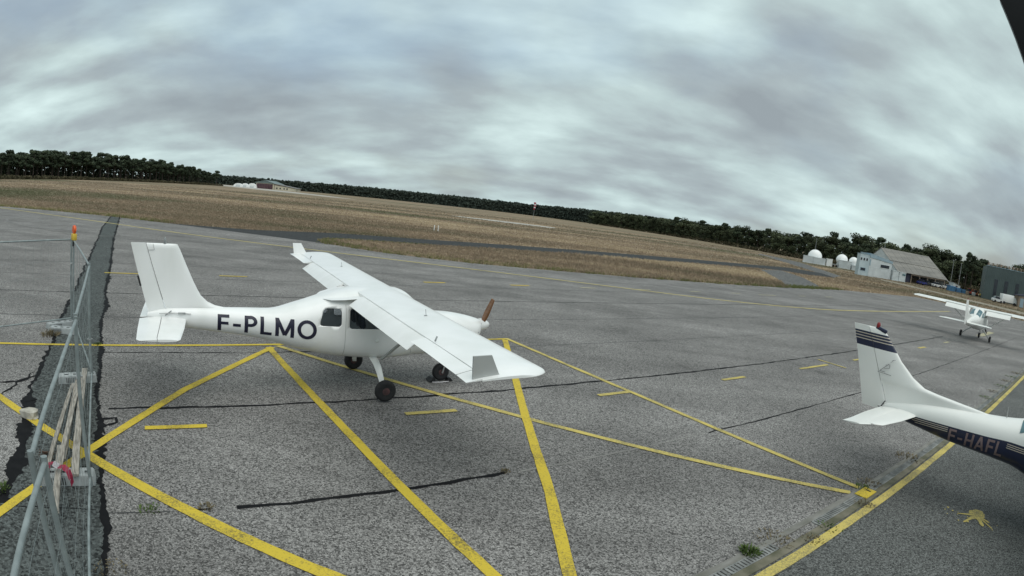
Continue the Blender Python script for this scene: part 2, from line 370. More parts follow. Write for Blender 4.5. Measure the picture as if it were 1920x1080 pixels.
APRON = [(-90, -30), (120, -30), (120, 36), (70, 47), (61.5, 51.2), (59.5, 56.3), (52.5, 63.7), (35.3, 55.5), (24.7, 47.8), (16, 42.5), (8.7, 38.8), (1.2, 35.9), (-2.1, 34.9), (-5.45, 34.66), (-9, 35.1), (-11, 35.9), (-12.9, 36.6), (-27.15, 39.09), (-34.2, 40.07), (-41.5, 40.4), (-49.7, 40.1), (-90, 41)]
apron = ground_poly('apron', APRON, 0.0, M_APR)
tag(apron, 'grey weathered asphalt parking apron with yellow markings and tarred joints', 'apron', kind='structure')
TAXI = [(-27.15, 39.09), (-23.33, 40.18), (-20.18, 41.37), (-15.15, 47.2), (-8.29, 51.63), (-0.52, 57.83), (15.53, 70.84), (37.09, 87.81), (50.43, 98.79), (55.75, 95.91), (53.5, 89.16), (51.34, 83.76), (43.93, 79.5), (40.7, 82.27), (32.42, 76.58), (13.54, 61.42), (-0.41, 51.45), (-7.23, 45.3), (-11.8, 42.2), (-13.9, 40.4), (-14.0, 38.6), (-12.88, 36.59)]
tag(ground_poly('taxiway', TAXI, -0.004, M_TAXI), 'dark asphalt taxiway leaving the apron across the grass', 'taxiway', kind='structure')
CONN = [(34.16, 75.78), (40.7, 82.27), (38, 70), (33.5, 58), (30.5, 52.0), (24.73, 47.79), (28.5, 58)]
tag(ground_poly('taxiway', CONN, -0.008, M_TAXI2), 'short pale taxiway link at the right end of the grass island', 'taxiway', kind='structure')
TAX2 = [(83.14, 188.71), (89.4, 199.53), (82.53, 155.35), (59.54, 94.95), (50.48, 82.85), (53.5, 92)]
tag(ground_poly('taxiway', TAX2, -0.0085, M_TAXI2), 'narrow grey taxiway running from the link towards the white domes', 'taxiway', kind='structure')
M_PALE = mat('pale_runway', (0.42, 0.40, 0.36), (0.28, 0.26, 0.23), scale=0.08, rough=0.9)
M_PALE2 = mat('pale_track', (0.26, 0.235, 0.19), (0.19, 0.165, 0.12), scale=0.3, rough=0.95)
ROAD = [(99.29, 164.71), (83.39, 117.8), (84.03, 105.88), (82.17, 85.81), (87.01, 72.1), (110, 60), (106, 54), (78.5, 66), (76.5, 77.5), (77.5, 94), (78.5, 106.5), (93.5, 152)]
tag(ground_poly('gravel_road', ROAD, -0.006, M_PALE2), 'pale service road along the hangars behind the parked aircraft', 'road', kind='structure')
tag(ground_poly('runway', [(-420, 700), (-201.12, 470.88), (-139.52, 395), (-100, 340), (-113, 332.14), (-155.55, 355), (-190, 380), (-500, 690)], -0.006, M_PALE), 'pale concrete runway strip in front of the far cream hangar', 'runway', kind='structure')
tag(ground_poly('runway', [(-21.0, 170.11), (-4.16, 177), (11.38, 170.98), (9.31, 158), (-4.81, 157), (-17.32, 163)], -0.006, M_PALE), 'pale bare strip in the middle of the brown grass', 'runway', kind='structure')
tag(ground_poly('runway', [(-197, 880), (-71, 900), (-50, 780), (-150, 770)], -0.006, M_PALE), 'faint pale runway line below the distant woods', 'runway', kind='structure')
M_TRACK = mat('faint_track', (0.22, 0.185, 0.14), (0.15, 0.12, 0.08), scale=0.1, rough=0.95)
tag(ground_poly('grass_track', [(14.69, 182.32), (55.52, 208), (82, 172), (79, 166), (47.5, 196), (13.43, 175)], -0.0075, M_TRACK), 'faint bare track crossing the brown grass towards the domes', 'track', kind='structure')

# the darker apron on the near side of the drain
D33 = np.array((math.cos(R(33.2)), math.sin(R(33.2)))); N33 = np.array((-D33[1], D33[0]))
def jn(s, off): q = D33*s + N33*off; return (q[0], q[1])
apron2 = ground_poly('apron', [jn(-20, 2.68), jn(80, 2.68), jn(80, -40), jn(-20, -40)], 0.004, M_APR2)
tag(apron2, 'darker asphalt apron on the near side of the drain', 'apron', kind='structure')

# trench repair strip
TL = [(-33.6, 40.0), (-26.2, 30.2), (-22.86, 26.15), (-15.94, 17.47), (-12.89, 13.62), (-11.08, 11.3), (-10.5, 10.4), (-9.08, 8.76), (-8.05, 7.3), (-7.35, 6.45), (-6.7, 5.75), (-6.2, 5.15), (-5.75, 4.6), (-5.4, 4.15), (-5.05, 3.5), (-4.4, 2.6), (-1.5, -1.4)]
TR = [(-32.6, 40.0), (-21.41, 25.79), (-14.39, 17.17), (-12.14, 14.28), (-10.61, 12.53), (-9.73, 11.26), (-8.18, 9.44), (-7.08, 8.07), (-6.38, 7.21), (-5.64, 6.36), (-5.16, 5.78), (-4.75, 5.29), (-4.08, 4.46), (-3.73, 4.04), (-3.32, 3.45), (-2.6, 2.55), (0.5, -1.4)]
tl = jag(TL, 0.02, 0.3); tr = jag(TR, 0.02, 0.3)
trench = ground_poly('trench_patch', tl + tr[::-1], 0.004, M_TRN)
tag(trench, 'long dark asphalt repair strip with cracked edges beside the fence', 'pavement patch', kind='structure')
q_ = jag(TR, 0.012, 0.05); flat_strip('tar_seam', q_, [(0.10 if p[1] > 12 else 0.085)*(1+.6*math.sin(i*.11)*math.sin(i*.037+1)) for i, p in enumerate(q_)], 0.008, M_TAR, trench, wj=0.55, wob=0.014)
flat_strip('tar_seam', jag(TL[:7], 0.03, 0.14), 0.09, 0.008, M_TAR, trench, wj=0.7, wob=0.03)
cl = jag([(-9.9, 9.8), (-9.08, 8.76), (-8.5, 7.95), (-8.24, 7.6), (-7.71, 6.89), (-7.35, 6.42)], 0.025, 0.09)
flat_strip('tar_seam', cl, 0.075, 0.008, M_TAR, trench, wj=0.8, wob=0.02)
cl2 = jag([(-7.35, 6.42), (-7.0, 6.1), (-6.75, 5.82), (-6.45, 5.45), (-6.0, 4.95), (-5.72, 4.6), (-5.5, 4.3), (-5.2, 3.75)], 0.014, 0.05)
flat_strip('tar_seam', cl2, [0.13, ]+[0.19+0.09*math.sin(i*0.31)+.03*math.sin(i*.9) for i in range(len(cl2)-1)], 0.0085, M_TAR, trench, wj=0.3, wob=0.012)
flat_strip('crack', jag([(-7.4, 5.55), (-7.85, 6.2), (-8.02, 6.85), (-8.15, 7.35)], 0.04, 0.1), 0.04, 0.0085, M_TAR, trench, wj=0.8, wob=0.02)
flat_strip('crack', jag([(-8.5, 6.35), (-8.05, 6.75), (-7.95, 7.2), (-8.3, 7.75)], 0.03, 0.1), 0.045, 0.0088, M_TAR, trench, wj=0.8, wob=0.02)
flat_strip('crack', jag([(-5.72, 6.36), (-5.5, 6.62), (-5.38, 6.45), (-5.46, 6.2), (-5.28, 6.05)], 0.02, 0.08), 0.05, 0.0088, M_TAR, trench, wj=0.8)
flat_strip('crack', jag([(-4.93, 3.85), (-4.4, 4.2), (-4.12, 4.36)], 0.01, 0.1), 0.015, 0.0084, M_TAR, trench, wj=0.5)

# tarred paving joints: every 3.12 m, 33 degrees
def joint(off, s0, s1, w, wj=0.6, mat_=None):
    pts = [jn(s, off) for s in np.arange(s0, s1, 0.22)]
    pts = [(p[0]+random.uniform(-.012, .012), p[1]+random.uniform(-.012, .012)) for p in pts]
    return flat_strip('paving_joint', pts, w, 0.0035, mat_ or M_TAR, apron, wj=wj, wob=0.012)
M_JOIN = mat('dusty_joint', (0.075, 0.075, 0.073), (0.04, 0.04, 0.04), scale=3, rough=0.8)
M_TYM = mat('tyre_mark_rubber', (0.20, 0.195, 0.19), (0.12, 0.118, 0.115), scale=1.5, rough=0.9)
M_JOIN2 = mat('chalky_joint', (0.24, 0.235, 0.22), (0.18, 0.175, 0.165), scale=3, rough=0.9)
joint(5.82, 0.55, 4.1, 0.06); joint(5.82, 0.05, 0.35, 0.03); joint(5.80, 4.3, 8.3, 0.03, mat_=M_JOIN2); joint(5.80, 8.4, 50, 0.035)
joint(5.82, -2.6, 0.0, 0.02, mat_=M_JOIN)
joint(8.93, -1.15, 36, 0.068); joint(8.93, -5.5, -3.3, 0.04)
joint(11.98, -2.05, 4.0, 0.045, wj=0.9); joint(11.98, 4.0, 40, 0.03, mat_=M_JOIN); joint(12.0, -8, -4.2, 0.045)
for k, (w, mm) in enumerate([(0.05, M_JOIN), (0.055, M_TAR), (0.05, M_JOIN), (0.05, M_JOIN), (0.045, M_JOIN), (0.05, M_JOIN), (0.05, M_JOIN), (0.05, M_JOIN)]):
    off = 15.1 + 3.13*k
    joint(off, -9-k*1.2+3.6, 46, w, mat_=mm); joint(off, -38, -9-k*1.2, w, mat_=mm)

# yellow markings
def pline(pts, w, m=None, step=0.25, z=0.0115, smooth=False, wj=0.05, jit=0.004):
    q = catmull(pts, step) if smooth else linear(pts, step)
    return flat_strip('painted_line', q, w, z, m or M_YEL, apron, wj=wj, jit=jit)
pline([(-12.0, 6.92), (-5.0, 11.75), (0.06, 15.27)], 0.115, z=0.0111)
pline([(-5.05, 11.45), (-5.25, 8.2), (-5.14, 5.5), (-5.02, 3.2)], 0.15, z=0.0113)
pline([(-5.12, 11.4), (-2.3, 7.88), (0.9, 3.8)], 0.145, z=0.0115)
pline([(-5.0, 11.62), (-0.4, 9.68), (5.52, 7.11)], 0.125, M_YEL2, z=0.0117)
pline([(0.0, 15.3), (2.8, 11.50), (5.80, 7.28)], 0.125, M_YEL2, z=0.0119)
pline([(-0.02, 15.1), (0.50, 9.33), (0.80, 6.62), (1.0, 3.6)], 0.15, z=0.0121)
pline([(-8.4, 6.22), (-5.1, 5.39)], 0.15, z=0.0123); pline([(-5.1, 5.39), (-3.35, 4.92), (0.4, 3.85)], 0.16, z=0.0125)
pline([jn(s, 2.47) for s in (-2, 5, 9, 15, 40)], 0.14, M_YEL2, z=0.0118)
LF = [(-60, 41.0), (-40.9, 37.0), (-29.63, 34.6), (-23.0, 33.1), (-17.0, 32.2), (-10.15, 31.7), (-4.7, 31.5), (0.3, 31.35), (5.3, 31.2), (9.4, 31.1), (12.2, 31.2), (15.41, 31.75), (18.64, 32.7), (22.05, 34.2), (30.2, 38.8), (44.1, 47.3)]
pline(LF, 0.21, M_YELE, smooth=True, step=0.5)
for s0 in (-1.0, ): pass
for x0, y0, x1, y1, mm in [(-4.90, 6.52, -4.14, 7.04, M_YEL), (-1.50, 8.77, -0.70, 9.26, M_YEL2), (2.01, 11.04, 2.80, 11.55, M_YEL2), (5.52, 13.30, 6.36, 13.85, M_YEL2), (8.85, 15.43, 10.40, 16.40, M_YEL2), (12.17, 17.54, 12.9, 18.0, M_YEL2), (18.78, 21.83, 19.68, 22.37, M_YEL2), (22.9, 24.5, 23.8, 25.1, M_YELP),
        (-14.4, 16.87, -13.2, 17.65, M_YEL), (-10.87, 19.36, -9.98, 19.95, M_YEL), (-3.82, 24.15, -2.95, 24.75, M_YEL), (-0.09, 26.6, 0.81, 27.2, M_YEL), (3.47, 28.9, 4.36, 29.5, M_YELP), (7.0, 31.3, 7.9, 31.9, M_YELP), (10.88, 33.8, 11.73, 34.4, M_YELP), (14.5, 36.1, 15.3, 36.6, M_YELP), (17.05, 37.4, 18.9, 38.5, M_YELP), (22, 40.7, 23, 41.4, M_YELP), (26, 43.4, 27, 44, M_YELP)]:
    pline([(x0, y0), (x1, y1)], 0.12 if y0 < 20 else 0.17, mm, z=0.0128)
pline([(10.42, 17.1), (10.98, 16.15)], 0.10, M_YEL2, z=0.0131)
pline([(31, 29.6), (36, 33)], 0.5, M_YELP, z=0.0128); pline([(-34, 28.0), (-24, 25.9), (-21, 29.2)], 0.10, M_JOIN2, z=0.0129)
for k, (cx, cy, r_, a0, a1) in enumerate([(-35.5, 30.0, 5.2, -60, 150), (-35.2, 30.3, 7.4, -70, 120), (-36.5, 29.0, 3.6, -20, 200), (-30, 36.5, 9.0, 180, 290)]):
    flat_strip('tyre_mark', [(cx+r_*math.cos(R(q)), cy+r_*math.sin(R(q))) for q in np.linspace(a0, a1, 50)], 0.28, 0.0025+0.0002*k, M_TYM, apron, wj=.3)
# paint splat
bm = B()
def blob(bm, cx, cy, pts, z):
    vs_ = [bm.verts.new((cx+a, cy+b, z)) for a, b in pts]; bm.faces.new(vs_)
def lobes(cx, cy, r, k, amp, z, sx=1.0, sy=1.0, ph=0.0):
    n_ = 40; blob(bm, cx, cy, [(sx*r*(1+amp*math.sin(k*q+ph)+amp*.6*math.sin(k*2.3*q+1.7*ph)+random.uniform(-.05, .05))*math.cos(q), sy*r*(1+amp*math.sin(k*q+ph)+amp*.6*math.sin(k*2.3*q+1.7*ph)+random.uniform(-.05, .05))*math.sin(q)) for q in [2*math.pi*i_/n_ for i_ in range(n_)]], z)
lobes(7.62, 6.12, .155, 3, .13, .0108); lobes(7.50, 6.00, .10, 4, .2, .0109, 1.2, .9, 1.0)
for k, (a, ln, w) in enumerate([(3.45, .50, .045), (2.75, .40, .035), (4.25, .42, .07), (4.9, .30, .05), (4.6, .5, .03)]):
    c, s_ = math.cos(a), math.sin(a); pr = [(t_, w*(1-.55*t_)*random.uniform(.6, 1.25)) for t_ in (0, .2, .4, .6, .8, .95)]
    L1 = [(c*ln*t_-s_*w_, s_*ln*t_+c*w_) for t_, w_ in pr]; L2 = [(c*ln*t_+s_*w_, s_*ln*t_-c*w_) for t_, w_ in pr]
    blob(bm, 7.55, 6.06, L1+[(c*ln, s_*ln)]+L2[::-1], .0110+.0002*k)
for k in range(14):
    a = random.uniform(2.2, 5.4); q = random.uniform(.25, .62); lobes(7.55+q*math.cos(a), 6.06+q*math.sin(a), random.uniform(.008, .022), 2, .2, .0122+.0001*k)
o = obj('paint_splat', bm, M_YEL2, apron2, recalc=False)

# drain: concrete edges and slotted steel gratings
M_DRC = mat('drain_concrete', (0.22, 0.215, 0.20), (0.13, 0.128, 0.11), scale=2.2, rough=0.95, bump=0.4, stretch=(1, 3, 1))
M_DIRT = mat('drain_dirt', (0.18, 0.165, 0.125), (0.085, 0.085, 0.055), scale=3.0, rough=1.0, bump=0.6)
drain = thing('drainage_channel', 'long steel-grated drain in concrete edging across the apron', 'drain', (*jn(10, 2.76), 0), R(33.2)); drain['kind'] = 'structure'
del drain['category']
bm = B(); box(bm, (10, 0.115, 0.004), (48, 0.09, 0.022)); obj('concrete_edge', bm, M_DRC, drain)
bm = B(); box(bm, (10, -0.125, 0.004), (48, 0.12, 0.020)); obj('concrete_edge', bm, M_DIRT, drain)
bm = B(); box(bm, (10, 0.0, -0.02), (48, 0.14, 0.03)); obj('channel_bed', bm, M_DIRT, drain)
bm = B()
box(bm, (0, 0.058, 0.004), (0.96, 0.014, 0.024)); box(bm, (0, -0.058, 0.004), (0.96, 0.014, 0.024))
for k in range(16): box(bm, (-0.465+0.062*k, 0, 0.003), (0.036, 0.104, 0.020))
g0 = obj('grating', bm, mat('grating_steel', (.26, .265, .255), (.13, .135, .13), scale=5, rough=.6, metal=.2, rnd=.2), drain); g0.location = (-13.5, 0, 0)
xs = -12.5
while xs < 30:
    if not (-4.1 < xs < -3.2) and random.random() > 0.13:
        c = g0.copy(); link(c); c.location = (xs, random.uniform(-.004, .004), random.uniform(-.002, .004)); c.rotation_euler = (0, 0, random.uniform(-.006, .006))
    xs += 1.0
pl = thing('cover_plate', 'small yellow painted plate lying on the drain', 'plate', (5.79, 7.07, 0.022), R(33)); bm = B(); box(bm, (0, 0, 0), (0.42, 0.22, 0.016), bev=0.004); obj('plate', bm, M_YEL, pl)
bm = B(); box(bm, (0.1, 0.0, 0.010), (0.03, 0.09, 0.008)); obj('lifting_slot', bm, M_RUB, pl)

# ------------------------------------------------------------------ grass tufts (uncountable)
M_TUFT = None
def tuft_mat(name, cols):
    m = bpy.data.materials.new(name); m.use_nodes = True; t = m.node_tree; bs = t.nodes['Principled BSDF']
    bs.inputs['Roughness'].default_value = 0.9; bs.inputs['Specular IOR Level'].default_value = 0.1
    ob = nn('ShaderNodeTexCoord', t).outputs['Object']
    mpn = nn('ShaderNodeMapping', t); t.links.new(ob, mpn.inputs[0]); mpn.inputs['Scale'].default_value = (0.010, 0.035, 0); mpn.inputs['Location'].default_value = (3.2, 1.1, 0); mpn.inputs['Rotation'].default_value = (0, 0, R(-4))
    no = nn('ShaderNodeTexNoise', t); no.inputs['Scale'].default_value = 1.0; no.inputs['Detail'].default_value = 5; no.inputs['Roughness'].default_value = 0.62; t.links.new(mpn.outputs[0], no.inputs['Vector'])
    n2_ = nn('ShaderNodeTexNoise', t); n2_.inputs['Scale'].default_value = 1.7; n2_.inputs['Detail'].default_value = 3; t.links.new(ob, n2_.inputs['Vector'])
    v = math_n(t, 'ADD', math_n(t, 'MULTIPLY', no.outputs[0], 0.72), math_n(t, 'MULTIPLY', n2_.outputs[0], 0.28))
    rp = nn('ShaderNodeValToRGB', t); t.links.new(v, rp.inputs[0]); e = rp.color_ramp.elements
    e[0].position = 0.40; e[0].color = (*cols[0], 1); e[1].position = 0.60; e[1].color = (*cols[-1], 1)
    for i, c in enumerate(cols[1:-1]):
        x = e.new(0.40+0.20*(i+1)/(len(cols)-1)); x.color = (*c, 1)
    t.links.new(rp.outputs[0], bs.inputs['Base Color']); MATS[name] = m; return m
def tufts(name, X, Y, hgt, wid, m, label, cat, nb=3, parent=None):
    n = len(X); k = nb
    V = np.zeros((n, k, 3, 3)); a = RNG.uniform(0, 2*np.pi, (n, k)); lean = RNG.normal(0, 0.35, (n, k, 2))
    h = (hgt*RNG.uniform(0.55, 1.25, n))[:, None]*RNG.uniform(0.7, 1.1, (n, k)); w = np.broadcast_to(np.asarray(wid).reshape(-1, 1), (n, k))
    bx = X[:, None]+RNG.normal(0, 1, (n, k))*w*0.8; by = Y[:, None]+RNG.normal(0, 1, (n, k))*w*0.8
    V[:, :, 0, 0] = bx-np.cos(a)*w/2; V[:, :, 0, 1] = by-np.sin(a)*w/2
    V[:, :, 1, 0] = bx+np.cos(a)*w/2; V[:, :, 1, 1] = by+np.sin(a)*w/2
    V[:, :, 2, 0] = bx+lean[:, :, 0]*h; V[:, :, 2, 1] = by+lean[:, :, 1]*h; V[:, :, 2, 2] = h
    V[:, :, :2, 2] = -0.02
    me = bpy.data.meshes.new(name); nv = n*k*3; me.vertices.add(nv); me.loops.add(nv); me.polygons.add(n*k)
    me.vertices.foreach_set('co', V.reshape(-1)); me.loops.foreach_set('vertex_index', np.arange(nv)); me.polygons.foreach_set('loop_start', np.arange(0, nv, 3)); me.polygons.foreach_set('loop_total', np.full(n*k, 3))
    me.update(); me.materials.append(m); o = link(bpy.data.objects.new(name, me)); tag(o, label, cat, kind='stuff'); return o
PAVED = [APRON, TAXI, CONN, TAX2, ROAD]
n = 230000
az = RNG.uniform(-56, 54, n); dep = RNG.uniform(1/260, 1/34, n); d = 1/dep
X = d*np.sin(np.radians(az)); Y = d*np.cos(np.radians(az))
ok = np.ones(n, bool)
for p in PAVED: ok &= ~inpoly(X, Y, p)
ok &= ~inpoly(X, Y, [(-21.0, 170.11), (-4.16, 177), (11.38, 170.98), (9.31, 158), (-4.81, 157), (-17.32, 163)])
X, Y, d = X[ok], Y[ok], d[ok]
M_TUFT = tuft_mat('dry_grass_blades', [(0.135, 0.135, 0.078), (0.215, 0.176, 0.122), (0.305, 0.235, 0.168), (0.45, 0.365, 0.25)])
tufts('tall_grass', X, Y, np.where((X > 4) & (d < 62), 0.22, 0.11+0.0004*d), 0.022+0.0007*d, M_TUFT, 'tall dry grass covering the airfield beyond the apron', 'grass')
# green fringe along the apron edge
E_ = linear([(35.3, 55.5), (24.7, 47.8), (16, 42.5), (8.7, 38.8), (1.2, 35.9), (-2.1, 34.9), (-5.45, 34.66), (-9, 35.1), (-11, 35.9), (-12.9, 36.6), (-13.8, 39.5), (-12, 42.0), (-7.2, 45.2)], 0.05) + linear([(-27.15, 39.2), (-34.2, 40.2), (-41.5, 40.5), (-49.7, 40.2), (-90, 41.1)], 0.06)
E_ = np.array(E_); j = RNG.integers(0, len(E_), 14000); gx = E_[j, 0]+RNG.normal(0, .35, 14000); gy = E_[j, 1]+np.abs(RNG.normal(0, 1.1, 14000))-0.25
ok = ~inpoly(gx, gy+0.3*np.sin(gx*1.7)*np.sin(gx*4.1), APRON) & ~inpoly(gx, gy, TAXI)
M_TUFG = tuft_mat('green_grass_blades', [(0.10, 0.125, 0.045), (0.15, 0.165, 0.065), (0.24, 0.215, 0.105)])
tufts('edge_grass', gx[ok], gy[ok], np.full(ok.sum(), 0.14), np.full(ok.sum(), 0.06), M_TUFG, 'greener short grass fringing the apron edge', 'grass')

# ------------------------------------------------------------------ aircraft helpers
class Hull:
    """Fuselage: stations (x, z_top, z_bottom, half_width, exponent, z_split)."""
    def __init__(self, st):
        st = sorted(st); self.X = np.array([s[0] for s in st]); self.S = np.array([s[1:] for s in st], float)
    def par(self, x):
        X, S = self.X, self.S; out = []
        i = int(np.clip(np.searchsorted(X, x)-1, 0, len(X)-2)); h = X[i+1]-X[i]; t = np.clip((x-X[i])/h, 0, 1)
        for k in range(S.shape[1]):
            y = S[:, k]
            def sl(j):
                if j == 0: return (y[1]-y[0])/(X[1]-X[0])
                if j == len(X)-1: return (y[-1]-y[-2])/(X[-1]-X[-2])
                a = (y[j]-y[j-1])/(X[j]-X[j-1]); b = (y[j+1]-y[j])/(X[j+1]-X[j])
                return 0.0 if a*b <= 0 else 2*a*b/(a+b)
            m0, m1 = sl(i)*h, sl(i+1)*h
            out.append((2*t**3-3*t*t+1)*y[i]+(t**3-2*t*t+t)*m0+(-2*t**3+3*t*t)*y[i+1]+(t**3-t*t)*m1)
        return out
    def y(self, x, z):
        zt, zb, w, n, zs = self.par(x); zm = zb+(zt-zb)*0.48
        u = (z-zm)/((zt-zm) if z > zm else (zm-zb)); u = min(1.0, abs(u))
        return w*(1-u**n)**(1/n)
    def build(self, x0, x1, nx=70, m=9, split=False):
        bm = B(); secs = []
        for x in np.linspace(x0, x1, nx):
            zt, zb, w, n, zs = self.par(x); zm = zs if split else zb+(zt-zb)*0.48
            zs_up = [zm+(zt-zm)*math.sin(math.pi/2*k/m) for k in range(m+1)]       # split -> top
            zs_dn = [zm-(zm-zb)*math.sin(math.pi/2*k/m) for k in range(m+1)]
            right = [(x, -self.y(x, z), z) for z in zs_up]; top = right[::-1]        # top .. split on the right side
            ring = [(x, 0.0, zt)] + [(x, -self.y(x, z), z) for z in zs_up[-2::-1]] + [(x, -self.y(x, z), z) for z in zs_dn[1:-1]] + [(x, 0.0, zb)] + [(x, self.y(x, z), z) for z in zs_dn[-2:0:-1]] + [(x, self.y(x, z), z) for z in zs_up[:-1]]
            secs.append(ring)
        mif = (lambda i, k: 1 if m <= k < 3*m else 0) if split else None
        loft(bm, secs, mif=mif); return bm
    def patch(self, bm, poly_top, poly_bot, side, off=0.004, nx=14, nz=5, mi=0):
        """quad patch between two (x,z) polylines on the hull side"""
        rows = []
        for i in range(nx+1):
            t = i/nx; a = lerp_poly(poly_top, t); b = lerp_poly(poly_bot, t); row = []
            for j in range(nz+1):
                x = a[0]+(b[0]-a[0])*j/nz; z = a[1]+(b[1]-a[1])*j/nz
                y = self.y(x, z); e_ = 0.004; dy = (self.y(x, z+e_)-self.y(x, z-e_))/(2*e_); dx = (self.y(x+e_, z)-self.y(x-e_, z))/(2*e_)
                nv = Vector((-dx, 1, -dy)).normalized()
                row.append(bm.verts.new((x+nv.x*off, side*(y+nv.y*off), z+nv.z*off)))
            rows.append(row)
        for i in range(nx):
            for j in range(nz):
                f = bm.faces.new((rows[i][j], rows[i+1][j], rows[i+1][j+1], rows[i][j+1])); f.material_index = mi
        return bm
def lerp_poly(P, t):
    L = [0.0]
    for a, b in zip(P, P[1:]): L.append(L[-1]+math.hypot(b[0]-a[0], b[1]-a[1]))
    s = t*L[-1]
    for i in range(len(P)-1):
        if s <= L[i+1]+1e-9:
            k = (s-L[i])/max(L[i+1]-L[i], 1e-9); return (P[i][0]+(P[i+1][0]-P[i][0])*k, P[i][1]+(P[i+1][1]-P[i][1])*k)
    return P[-1]
def naca(s): return 5*(0.2969*math.sqrt(max(s, 0))-0.1260*s-0.3516*s*s+0.2843*s**3-0.1036*s**4)
def foil(bm, st, c0=0.0, c1=1.0, t=0.12, n=10, camber=0.0, mif=None, mid=None):
    """st: (le, te, up[, t]) per station; c0,c1 numbers or lists of chord fractions"""
    secs = []
    for i, s in enumerate(st):
        le, te, up = Vector(s[0]), Vector(s[1]), Vector(s[2]); ch = (te-le).length; tt = s[3] if len(s) > 3 else t
        a = c0[i] if isinstance(c0, (list, tuple)) else c0; b = c1[i] if isinstance(c1, (list, tuple)) else c1
        ss = [a+(b-a)*(1-math.cos(math.pi*k/n))/2 for k in range(n+1)]
        top = [le+(te-le)*q+up*ch*(tt*naca(q)+camber*4*q*(1-q)) for q in ss]; bot = [le+(te-le)*q+up*ch*(-tt*naca(q)*0.8+camber*4*q*(1-q)) for q in ss]
        ring = top[::-1] + bot[(1 if a < 1e-6 else 0):(None if b < 0.999 else -1)]
        if b >= 0.999: pass
        secs.append(ring)
    loft(bm, secs, mif=mif); return bm
# stroke letters: unit box, width w, polylines of stroke centre lines
def arc(cx, cy, rx, ry, a0, a1, n=14): return [(cx+rx*math.cos(R(a0+(a1-a0)*i/n)), cy+ry*math.sin(R(a0+(a1-a0)*i/n))) for i in range(n+1)]
T_ = 0.172
GLY = {'F': (0.56, [[(T_/2, 0), (T_/2, 1)], [(T_*.5, 1-T_/2), (0.56, 1-T_/2)], [(T_*.5, 0.50), (0.52, 0.50)]]),
       '-': (0.42, [[(0.02, 0.42), (0.40, 0.42)]]),
       'P': (0.60, [[(T_/2, 0), (T_/2, 1)], [(T_*.5, 1-T_/2), (0.28, 1-T_/2)]+arc(0.28, 0.70, 0.245, 0.225, 90, -90)+[(T_*.5, 0.475)]]),
       'L': (0.56, [[(T_/2, 0), (T_/2, 1)], [(T_*.5, T_/2), (0.55, T_/2)]]),
       'M': (0.90, [[(T_/2, 0), (T_/2, 1)], [(0.90-T_/2, 0), (0.90-T_/2, 1)], [(T_*.55, 0.96), (0.45, 0.10)], [(0.90-T_*.55, 0.96), (0.45, 0.10)]]),
       'O': (0.92, [arc(0.46, 0.5, 0.385, 0.425, 0, 360, 32)]),
       'H': (0.66, [[(T_/2, 0), (T_/2, 1)], [(0.66-T_/2, 0), (0.66-T_/2, 1)], [(T_*.5, 0.5), (0.66-T_*.5, 0.5)]]),
       'A': (0.72, [[(0.07, 0), (0.36, 1)], [(0.65, 0), (0.36, 1)], [(0.17, 0.30), (0.55, 0.30)]])}
def letter_mesh(bm, ch, mapf, wt=T_):
    """mapf(u,v,lift) -> 3D point"""
    for si, st in enumerate(GLY[ch][1]):
        P = [np.array(p, float) for p in st]; Q = []
        for a, b in zip(P, P[1:]):
            k = max(1, int(np.linalg.norm(b-a)/0.12)); Q += [a+(b-a)*i/k for i in range(k)]
        Q.append(P[-1]); cl = np.linalg.norm(Q[0]-Q[-1]) < 1e-6; rows = []
        for i, p in enumerate(Q):
            if cl: dd = Q[(i+1) % (len(Q)-1)]-Q[(i-1) % (len(Q)-1)] if 0 < i < len(Q)-1 else Q[1]-Q[-2]
            else: dd = Q[min(i+1, len(Q)-1)]-Q[max(i-1, 0)]
            dd = dd/np.linalg.norm(dd); q = np.array((-dd[1], dd[0]))*wt/2
            rows.append([bm.verts.new(mapf(*(p+q*k), 0.0006*si)) for k in (-1, 0, 1)])
        for A, C in zip(rows, rows[1:]):
            for k in (0, 1): bm.faces.new((A[k], A[k+1], C[k+1], C[k]))
def wheel(parent, c, r, w, name='wheel', hub=M_HUB):
    bm = B(); lathe(bm, [(-w*.42, r*.52), (-w*.5, r*.70), (-w*.46, r*.88), (-w*.25, r*.985), (0, r), (w*.25, r*.985), (w*.46, r*.88), (w*.5, r*.70), (w*.42, r*.52)], c, (0, 1, 0), 28)
    t = obj(name, bm, M_TYRE, parent, 60)
    bm = B(); lathe(bm, [(-w*.44, r*.10), (-w*.44, r*.30), (-w*.36, r*.50), (w*.36, r*.50), (w*.44, r*.30), (w*.44, r*.10)], c, (0, 1, 0), 20); obj('hub', bm, hub, t, 30)
    return t
def boolean_cut(o, cutter_bm, mats):
    me = bpy.data.meshes.new('cut'); finish(cutter_bm, 30)
    for f in cutter_bm.faces: f.material_index = len(mats)-1
    cutter_bm.to_mesh(me); cutter_bm.free()
    o.data.materials.clear()
    for m in mats: o.data.materials.append(m); me.materials.append(m)
    c = link(bpy.data.objects.new('cut', me)); c.parent = o.parent
    md = o.modifiers.new('b', 'BOOLEAN'); md.operation = 'DIFFERENCE'; md.object = c; md.solver = 'EXACT'; md.material_mode = 'INDEX'
    bpy.context.view_layer.update(); dg = bpy.context.evaluated_depsgraph_get(); dg.update()
    new = bpy.data.meshes.new_from_object(o.evaluated_get(dg)); o.modifiers.clear(); o.data = new
    bpy.data.objects.remove(c)
